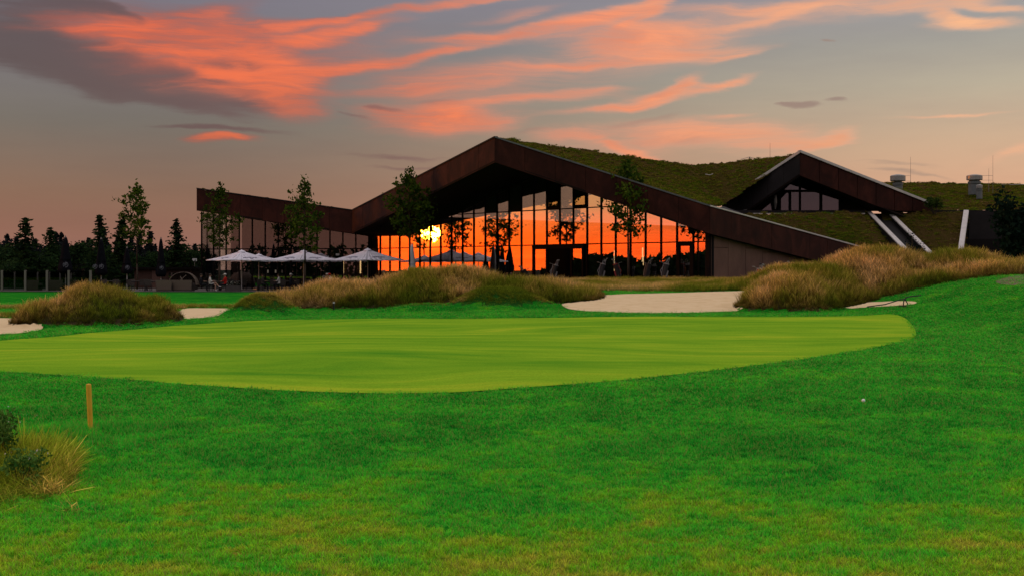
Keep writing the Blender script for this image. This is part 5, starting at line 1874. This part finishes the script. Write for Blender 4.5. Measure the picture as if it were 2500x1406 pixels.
# ------------------------------------------------------------------ people (all seated or leaning at tables)
def person(px, Y, rz, label, top, legs, shoes, hair='hair', hat=None, hat_mat=None, lean=.0, crossed=False, bare=False, seed=0):
    root = empty('person', at(px, Y), rz)
    tag(root, label, 'person', 'guests seated on the terrace')
    J = {'pelvis': (0, 0, .52, .135), 'belly': (.01 + lean * .4, 0, .70, .128), 'chest': (.02 + lean, 0, .92, .14), 'neckb': (.02 + lean * 1.2, 0, 1.07, .068),
         'neck': (.035 + lean * 1.3, 0, 1.13, .052), 'head': (.055 + lean * 1.45, 0, 1.23, .092), 'crown': (.05 + lean * 1.5, 0, 1.32, .078)}
    E = [('pelvis', 'belly'), ('belly', 'chest'), ('chest', 'neckb'), ('neckb', 'neck'), ('neck', 'head'), ('head', 'crown')]
    for s, sg in (('l', 1), ('r', -1)):
        cx = crossed and s == 'l'
        J['hip' + s] = (.04, sg * .10, .51, .095)
        J['knee' + s] = (.46, sg * (.02 if cx else .12), .66 if cx else .50, .062)
        J['calf' + s] = (.58 if cx else .44, sg * (-.02 if cx else .12), .48 if cx else .30, .052)
        J['ank' + s] = (.72 if cx else .42, sg * (-.06 if cx else .12), .34 if cx else .09, .038)
        J['toe' + s] = (.88 if cx else .58, sg * (-.07 if cx else .13), .33 if cx else .045, .034)
        J['sh' + s] = (.02 + lean, sg * .18, 1.00, .062)
        J['elb' + s] = (.10 + lean, sg * .25, .77, .043)
        J['wri' + s] = (.32 + lean, sg * .16, .76, .028)
        J['palm' + s] = (.39 + lean, sg * .14, .765, .030)
        E += [('pelvis', 'hip' + s), ('hip' + s, 'knee' + s), ('knee' + s, 'calf' + s), ('calf' + s, 'ank' + s), ('ank' + s, 'toe' + s),
              ('chest', 'sh' + s), ('sh' + s, 'elb' + s), ('elb' + s, 'wri' + s), ('wri' + s, 'palm' + s)]
    ks = list(J)
    me = bpy.data.meshes.new('body')
    me.from_pydata([J[k][:3] for k in ks], [(ks.index(a), ks.index(b)) for a, b in E], [])
    o = bpy.data.objects.new('body', me)
    COL.objects.link(o)
    o.modifiers.new('skin', 'SKIN')
    bpy.context.view_layer.update()
    if not me.skin_vertices:
        with bpy.context.temp_override(object=o):
            pass
    for i, k in enumerate(ks):
        sv = me.skin_vertices[0].data[i]
        sv.radius = (J[k][3], J[k][3])
        sv.use_root = k == 'pelvis'
    su = o.modifiers.new('smooth', 'SUBSURF'); su.levels = 1; su.render_levels = 1
    dg = bpy.context.evaluated_depsgraph_get()
    nm = bpy.data.meshes.new_from_object(o.evaluated_get(dg))
    o.modifiers.clear()
    o.data = nm
    nm.name = 'body'
    nm.materials.clear()
    for q in (M['skin'], M[top], M[legs], M[shoes]):
        nm.materials.append(q)
    for pl in nm.polygons:
        c = pl.center
        if c.z > 1.09 + lean * .1 and abs(c.y) < .14:
            k = 0
        elif c.x > .22 + lean and c.z > .69 and c.x < .6 and abs(c.y) > .07 and c.z < .9:
            k = 0
        elif c.z > .57 and c.x < .30 + lean:
            k = 1
        elif (c.z < .12 or c.x > .70):
            k = 3
        else:
            k = 0 if (bare and c.x > .34) else 2
        pl.material_index = k
        pl.use_smooth = True
    o.parent = root
    # fingers and thumb on each hand
    for s, sg in (('l', 1), ('r', -1)):
        m_ = MB()
        p = Vector(J['palm' + s][:3])
        for q, L_ in enumerate((.062, .072, .068, .052)):
            b = p + Vector((.015, sg * (-.024 + .016 * q), .004))
            k1 = b + Vector((L_ * .55, 0, -.006)); k2 = k1 + Vector((L_ * .4, 0, -.022))
            m_.path([b, k1, k2], [.0085, .008, .006], 5)
        b = p + Vector((-.012, -sg * .024, 0))
        m_.path([b, b + Vector((.03, -sg * .02, .0)), b + Vector((.055, -sg * .022, -.01))], [.010, .009, .007], 5)
        m_.build('hand', M['skin'], root)
    h = Vector(J['head'][:3])
    hm = MB()
    prof = [(.098, -.02), (.106, .02), (.104, .06), (.085, .10), (.05, .122), (.012, .13)]
    hm.lathe(prof, (h.x - .018, h.y, h.z), 14)
    hm.build('hair', M[hair], root, smooth=True)
    fm = MB()
    for sg in (1, -1):
        fm.lathe([(.006, -.008), (.012, 0), (.006, .008)], (h.x + .086, sg * .034, h.z + .005), 6)
    fm.build('eye', M['hair'], root)
    MB().tube((h.x + .085, 0, h.z - .005), (h.x + .112, 0, h.z - .03), .010, .014, 6).build('nose', M['skin'], root)
    em = MB()
    for sg in (1, -1):
        em.lathe([(.008, -.03), (.016, 0), (.010, .025)], (h.x, sg * .096, h.z - .01), 6)
    em.build('ear', M['skin'], root)
    MB().box((h.x + .092, 0, h.z - .052), (.012, .045, .010)).build('mouth', M['red_cloth'], root)
    if hat:
        c = MB()
        c.lathe([(.112, .035), (.114, .07), (.095, .118), (.055, .142), (.012, .15)], (h.x - .012, h.y, h.z), 14)
        c.slab([(h.x + .07, -.07, h.z + .045), (h.x + .19, -.05, h.z + .035), (h.x + .19, .05, h.z + .035), (h.x + .07, .07, h.z + .045)], (0, 0, .012))
        c.build('cap', M[hat_mat], root, smooth=False)
    return root
person(512, 94.9, 0.15, 'guest in a white shirt and white shoes seated with legs crossed beside the trunk', 'white_cloth', 'dark_cloth', 'white_cloth', crossed=True, bare=True)
person(551, 95.6, math.pi * .95, 'guest in a red top seated opposite the white shirted one', 'red_cloth', 'dark_cloth', 'dark_cloth', hat=1, hat_mat='white_cloth')
person(490, 95.4, .2, 'guest in dark clothes seated by the corner of the glass wing', 'dark_cloth', 'dark_cloth', 'dark_cloth')
person(640, 98.4, .1, 'guest in a grey top at the long table', 'grey_cloth', 'dark_cloth', 'dark_cloth')
person(683, 98.3, math.pi, 'guest in a white top at the end of the long table', 'white_cloth', 'dark_cloth', 'dark_cloth', lean=.05)
person(709, 97.8, .6, 'guest with a white cap and dark clothes beside the second parasol pole', 'dark_cloth', 'dark_cloth', 'dark_cloth', hat=1, hat_mat='white_cloth')
person(797, 98.2, .1, 'guest with a white cap and grey top near the golden mound', 'grey_cloth', 'dark_cloth', 'dark_cloth', hat=1, hat_mat='white_cloth')
person(812, 97.6, math.pi * .9, 'guest with a white shirt and red cap leaning over the table', 'white_cloth', 'dark_cloth', 'dark_cloth', hat=1, hat_mat='red_cloth', lean=.16)
person(842, 98.6, math.pi * .9, 'guest in a dark red top behind the golden mound', 'bag_red', 'dark_cloth', 'dark_cloth')

# ------------------------------------------------------------------ golf bags by the glass
def golf_bag(px, Y, rz, body, trim, label, clubs=6, tilt=.28, trolley=True, seed=0, zadd=0.0):
    rnd = random.Random(seed)
    x = (px - 1250) / FOC * Y
    z = max(TZ, tz(x, Y)) + zadd
    root = empty('golf_bag', (x, Y, z), rz)
    tag(root, label, 'golf bag', 'golf bags parked along the glass front')
    d = Vector((math.sin(tilt), 0, math.cos(tilt)))
    b0 = Vector((-.1, 0, .16)); b1 = b0 + d * .95
    m_ = MB()
    m_.tube(b0, b0 + d * .3, .15, .14, 12).tube(b0 + d * .3, b1, .14, .165, 12)
    bd = m_.build('bag_body', body, root, smooth=False)
    MB().slab([b0 + d * .1 + Vector((.12, -.11, 0)), b0 + d * .1 + Vector((.12, .11, 0)), b0 + d * .5 + Vector((.12, .11, 0)), b0 + d * .5 + Vector((.12, -.11, 0))], (.09, 0, -.02)).build('pocket', trim, bd)
    st = MB(); st.path([b0 + d * .25 + Vector((-.13, .05, 0)), b0 + d * .5 + Vector((-.28, .08, 0)), b0 + d * .85 + Vector((-.16, .05, 0))], .022, 5)
    st.build('shoulder_strap', trim, bd)
    MB().tube(b1 - d * .05, b1 + d * .02, .172, .172, 12).build('bag_rim', trim, bd)
    for k in range(clubs):
        a = 6.283 * k / clubs
        p = b1 + Vector((math.cos(a) * .09, math.sin(a) * .09, -.05))
        L_ = rnd.uniform(.22, .42)
        e = p + (d + Vector((rnd.uniform(-.08, .08), rnd.uniform(-.1, .1), 0))).normalized() * L_
        c = MB().tube(p, e, .008, n=5).build('club', M['chrome'], root)
        hd_ = MB()
        if k % 3 == 0:
            hd_.lathe([(.02, -.035), (.055, 0), (.05, .04), (.015, .06)], e, 8)
        else:
            hd_.slab([e + Vector((0, -.01, -.02)), e + Vector((.085, -.01, -.01)), e + Vector((.095, -.01, .05)), e + Vector((0, -.01, .03))], (0, .02, 0))
        hd_.build('club_head', M['bag_black'] if k % 3 == 0 else M['chrome'], c)
    if trolley:
        for sy in (-1, 1):
            w_ = MB()
            cc = Vector((.08, sy * .3, .14))
            w_.tube(cc - Vector((0, .025, 0)), cc + Vector((0, .025, 0)), .14, n=16)
            w_.build('wheel', M['rubber'], root)
        fr = MB()
        fr.tube((.08, -.3, .14), (.08, .3, .14), .014)
        fr.path([(.08, 0, .14), b0 + Vector((-.12, 0, .2)), b1 + Vector((-.22, 0, .05)), b1 + Vector((-.42, 0, .12))], .016, 5)
        fr.tube(b1 + Vector((-.42, -.12, .12)), b1 + Vector((-.42, .12, .12)), .018)
        fr.build('trolley_frame', M['steel'], root)
    return root
golf_bag(1352, 82.5, .2, M['bag_black'], M['bag_white'], 'black and white golf bag on its trolley before the open entrance', seed=1)
golf_bag(1468, 80.2, .5, M['bag_black'], M['bag_white'], 'golf bag with white trim in front of the lit tube', seed=2)
golf_bag(1508, 80.6, math.pi - .2, M['bag_black'], M['bag_red'], 'black golf bag with red trim beside the young tree trunk', seed=3)
golf_bag(1579, 79.0, -.3, M['bag_black'], M['bag_black'], 'all black golf bag between two curtained panes', seed=4)
golf_bag(1622, 77.4, .35, M['bag_black'], M['bag_white'], 'tall dark golf bag with a pale side before the right panes', seed=5, clubs=7)
golf_bag(1293, 84.2, math.pi + .3, M['bag_black'], M['bag_black'], 'black golf bag tilted on a cart left of the entrance', seed=6, tilt=.6)
golf_bag(1850, 64.5, .4, M['bag_red'], M['bag_white'], 'golf bag whose clubs stick up behind the tall dune', seed=7, zadd=-.12)
golf_bag(1914, 65.5, .2, M['bag_black'], M['bag_white'], 'second bag behind the dune, only its club heads showing', seed=8, zadd=-.12)
# hand cart with a hooped frame
r = empty('hand_cart', (lambda x, Y: (x, Y, TZ))((1264 - 1250) / FOC * 84.6, 84.6), .2)
tag(r, 'hand cart with a tall hooped handle standing against the red glass', 'cart')
fr = MB(); fr.path([(-.42, 0, .25), (-.36, 0, .85), (-.2, 0, 1.16), (.08, 0, 1.22), (.4, 0, 1.16)], .024, 6)
fr.path([(.4, 0, 1.16), (.3, 0, .6), (.3, 0, .25)], .02, 6)
fr.build('handle', M['black_metal'], r)
MB().box((0, 0, .42), (.75, .5, .3)).build('tray', M['bag_black'], r)
for sy in (-1, 1):
    MB().tube((0, sy * .3 - .02, .17), (0, sy * .3 + .02, .17), .17, n=16).build('wheel', M['rubber'], r)

# ------------------------------------------------------------------ small things on the course
x, y = STK
r = empty('yellow_stake', (x, y, tz(x, y)))
tag(r, 'leaning yellow wooden stake in the near left rough', 'stake')
m_ = MB().tube((0, 0, -.05), (-.022, 0, .445), .0235, .0245, 14)
m_.build('stake_body', M['stake'], r, smooth=False)
MB().lathe([(.0245, .445), (.021, .452), (.008, .456)], (-.022, 0, 0), 14).build('stake_top', M['stake'], r)

x, y = ray(2108, 987)
b = MB()
prof = [(max(.0005, .0214 * math.sin(math.pi * i / 18)), .0214 - .0214 * math.cos(math.pi * i / 18)) for i in range(19)]
b.lathe(prof, (x, y, tz(x, y) + .022), 24)
tag(b.build('golf_ball', M['ball'], smooth=True), 'white golf ball lying in the rough right of the green', 'golf ball')

def rake(px, py, rz, label, hoop):
    x, y = ray(px, py)
    r = empty('bunker_rake', (x, y, tz(x, y)), rz)
    tag(r, label, 'rake', 'rakes at the edge of the thin sand strip')
    m_ = MB()
    m_.path([(-1.0, 0, .02), (-.4, 0, .10), (.1, 0, .25), (.26, 0, .27), (.36, 0, .12), (.38, 0, 0)] if hoop == 0 else
            [(-.05, 0, 0), (-.02, 0, .20), (.06, 0, .31), (.25, 0, .35), (.6, 0, .38)], .019, 6)
    m_.build('handle', M['black_metal'], r)
    h = MB().box((.40 if hoop == 0 else -.05, 0, .03), (.05, .5, .05))
    for k in range(7):
        h.tube((.40 if hoop == 0 else -.05, -.22 + .073 * k, .03), (.40 if hoop == 0 else -.05, -.22 + .073 * k, -.06), .01, .004, 4)
    h.build('rake_head', M['black_metal'], r)
rake(2190, 750, 0, 'black rake lying low with a bent handle by the sand strip', 0)
rake(2208, 749, .2, 'black rake whose handle stands up beside the low one', 1)
x, y = ray(815, 757)
r = empty('marker_post', (x, y, tz(x, y)))
tag(r, 'short black and white marker post at the foot of the middle mound', 'post')
MB().box((0, 0, .12), (.06, .06, .3)).build('post_body', M['black_metal'], r)
MB().box((0, 0, .29), (.07, .07, .06)).build('post_top', M['white_cloth'], r)

# sandy trail on the right bank
trail = smooth_closed([ray(*p) for p in ((2430, 690), (2470, 676), (2540, 664), (2600, 668), (2560, 684), (2480, 698))], 4)
sheet('trail', trail, .02, .3, M['path'], 'worn sandy trail at the right edge of the bank')

# shrubs
def shrub(name, px, Y, z, w, h, n, mt, size, seed, label, stems=True, flat_=0.0, cat='shrub'):
    x = (px - 1250) / FOC * Y
    r = empty(name, (x, Y, z))
    tag(r, label, cat)
    rnd = random.Random(seed)
    v, f = [], []
    P_ = []
    lob = [(rnd.uniform(-.32, .32) * w, rnd.uniform(-.3, .3) * w, rnd.uniform(.25, .8) * h, rnd.uniform(.16, .3)) for _ in range(9)]
    for i in range(n):
        c = rnd.choice(lob)
        d = Vector((rnd.gauss(0, 1), rnd.gauss(0, 1), rnd.gauss(0, 1))).normalized() * rnd.uniform(.3, 1.1)
        P_.append((c[0] + d.x * w * c[3], c[1] + d.y * w * c[3], max(.03, c[2] + d.z * h * c[3])))
    leaf_cloud(v, f, P_, size, rnd, flat_)
    fast_mesh('foliage', np.array(v), np.array(f), mt, r, smooth=False)
    st = MB()
    for c in lob:
        st.path([(c[0] * .2, c[1] * .2, -.05), (c[0] * .7, c[1] * .7, c[2] * .6), (c[0], c[1], c[2])], [.02 * h, .014 * h, .006 * h], 5)
    st.build('stem', M['bark'], r)
    return r
x_ = (2480 - 1250) / FOC * 60
shrub('dark_conifer_shrub', 2484, 58, tz(x_, 58) - .2, 2.6, 4.1, 2600, M['bush_dark'], .14, 4, 'dark feathery conifer shrub before the recess on the far right')
shrub('roof_shrub', 2282, 99.3, zdeck - .2, 1.5, 1.5, 500, M['roofgrass'], .10, 6, 'small bright green shrub at the right foot of the dormer gable')
x_ = (2238 - 1250) / FOC * 57
shrub('thin_shrub', 2240, 56, tz(x_, 56) + .1, 1.3, 2.1, 420, M['bush_dark'], .05, 8, 'thin twiggy shrub on the dune before the sloping walls')

# near left corner: bramble with pale blossoms amid dry grass
near_mat = M['bush']
for px, py, w, h, n, sd_, lb in ((20, 1175, .50, .52, 1500, 21, 'leafy bramble at the near left edge among dry grass'), (55, 1200, .34, .30, 700, 22, 'small dark bramble in front of the taller one'),
                                 (-45, 1140, .55, .50, 1000, 23, 'tall weedy bush cut by the left edge of the picture')):
    x, y = ray(px, py)
    r = shrub('bramble', px, y, tz(x, y), w, h, n, near_mat, .017, sd_, lb)
    rnd = random.Random(sd_)
    v, f = [], []
    leaf_cloud(v, f, [(rnd.gauss(0, .22) * w, rnd.gauss(0, .2) * w, h * rnd.uniform(.75, 1.02)) for _ in range(16)], .010, rnd)
    fast_mesh('blossom', np.array(v), np.array(f), M['petal'], r, smooth=False)
near_set = tuft_set('near_tufts', [blade_mesh('near_tuft_%d' % i, 26,   .34, .07, .0045, .75, M['fescue_near'], heads=.25, segs=3) for i in range(5)])
n = 2300
cx, cy = ray(60, 1165)
p = np.column_stack([RNG.normal(cx - .08, .34, n), RNG.normal(cy + .1, .60, n)])
# denser and drier towards the right fringe of the clump
k = (p[:, 0] < (165 - 1250) / FOC * p[:, 1] + .03 * RNG.normal(0, 1, n)) & (p[:, 1] > 6.2) & (p[:, 1] < 10.5)
p = p[k]; n = len(p)
e_ = np.exp(-((p[:, 0] - cx) ** 2 / .16 + (p[:, 1] - cy) ** 2 / .3))
hh = (.35 + .75 * e_) * RNG.uniform(.6, 1.15, n)
tn = np.clip(.02 + .38 * (p[:, 0] - cx) / .35 + RNG.normal(0, .2, n), 0, .75)
scatter('dry_grass', near_set, 5, np.column_stack([p, terrain(p[:, 0], p[:, 1]) - .01]), rots(n, .3), np.column_stack([np.full(n, 1.0), np.full(n, 1.0), hh]), tn, 'clump of long dry grass and weeds at the near left edge')
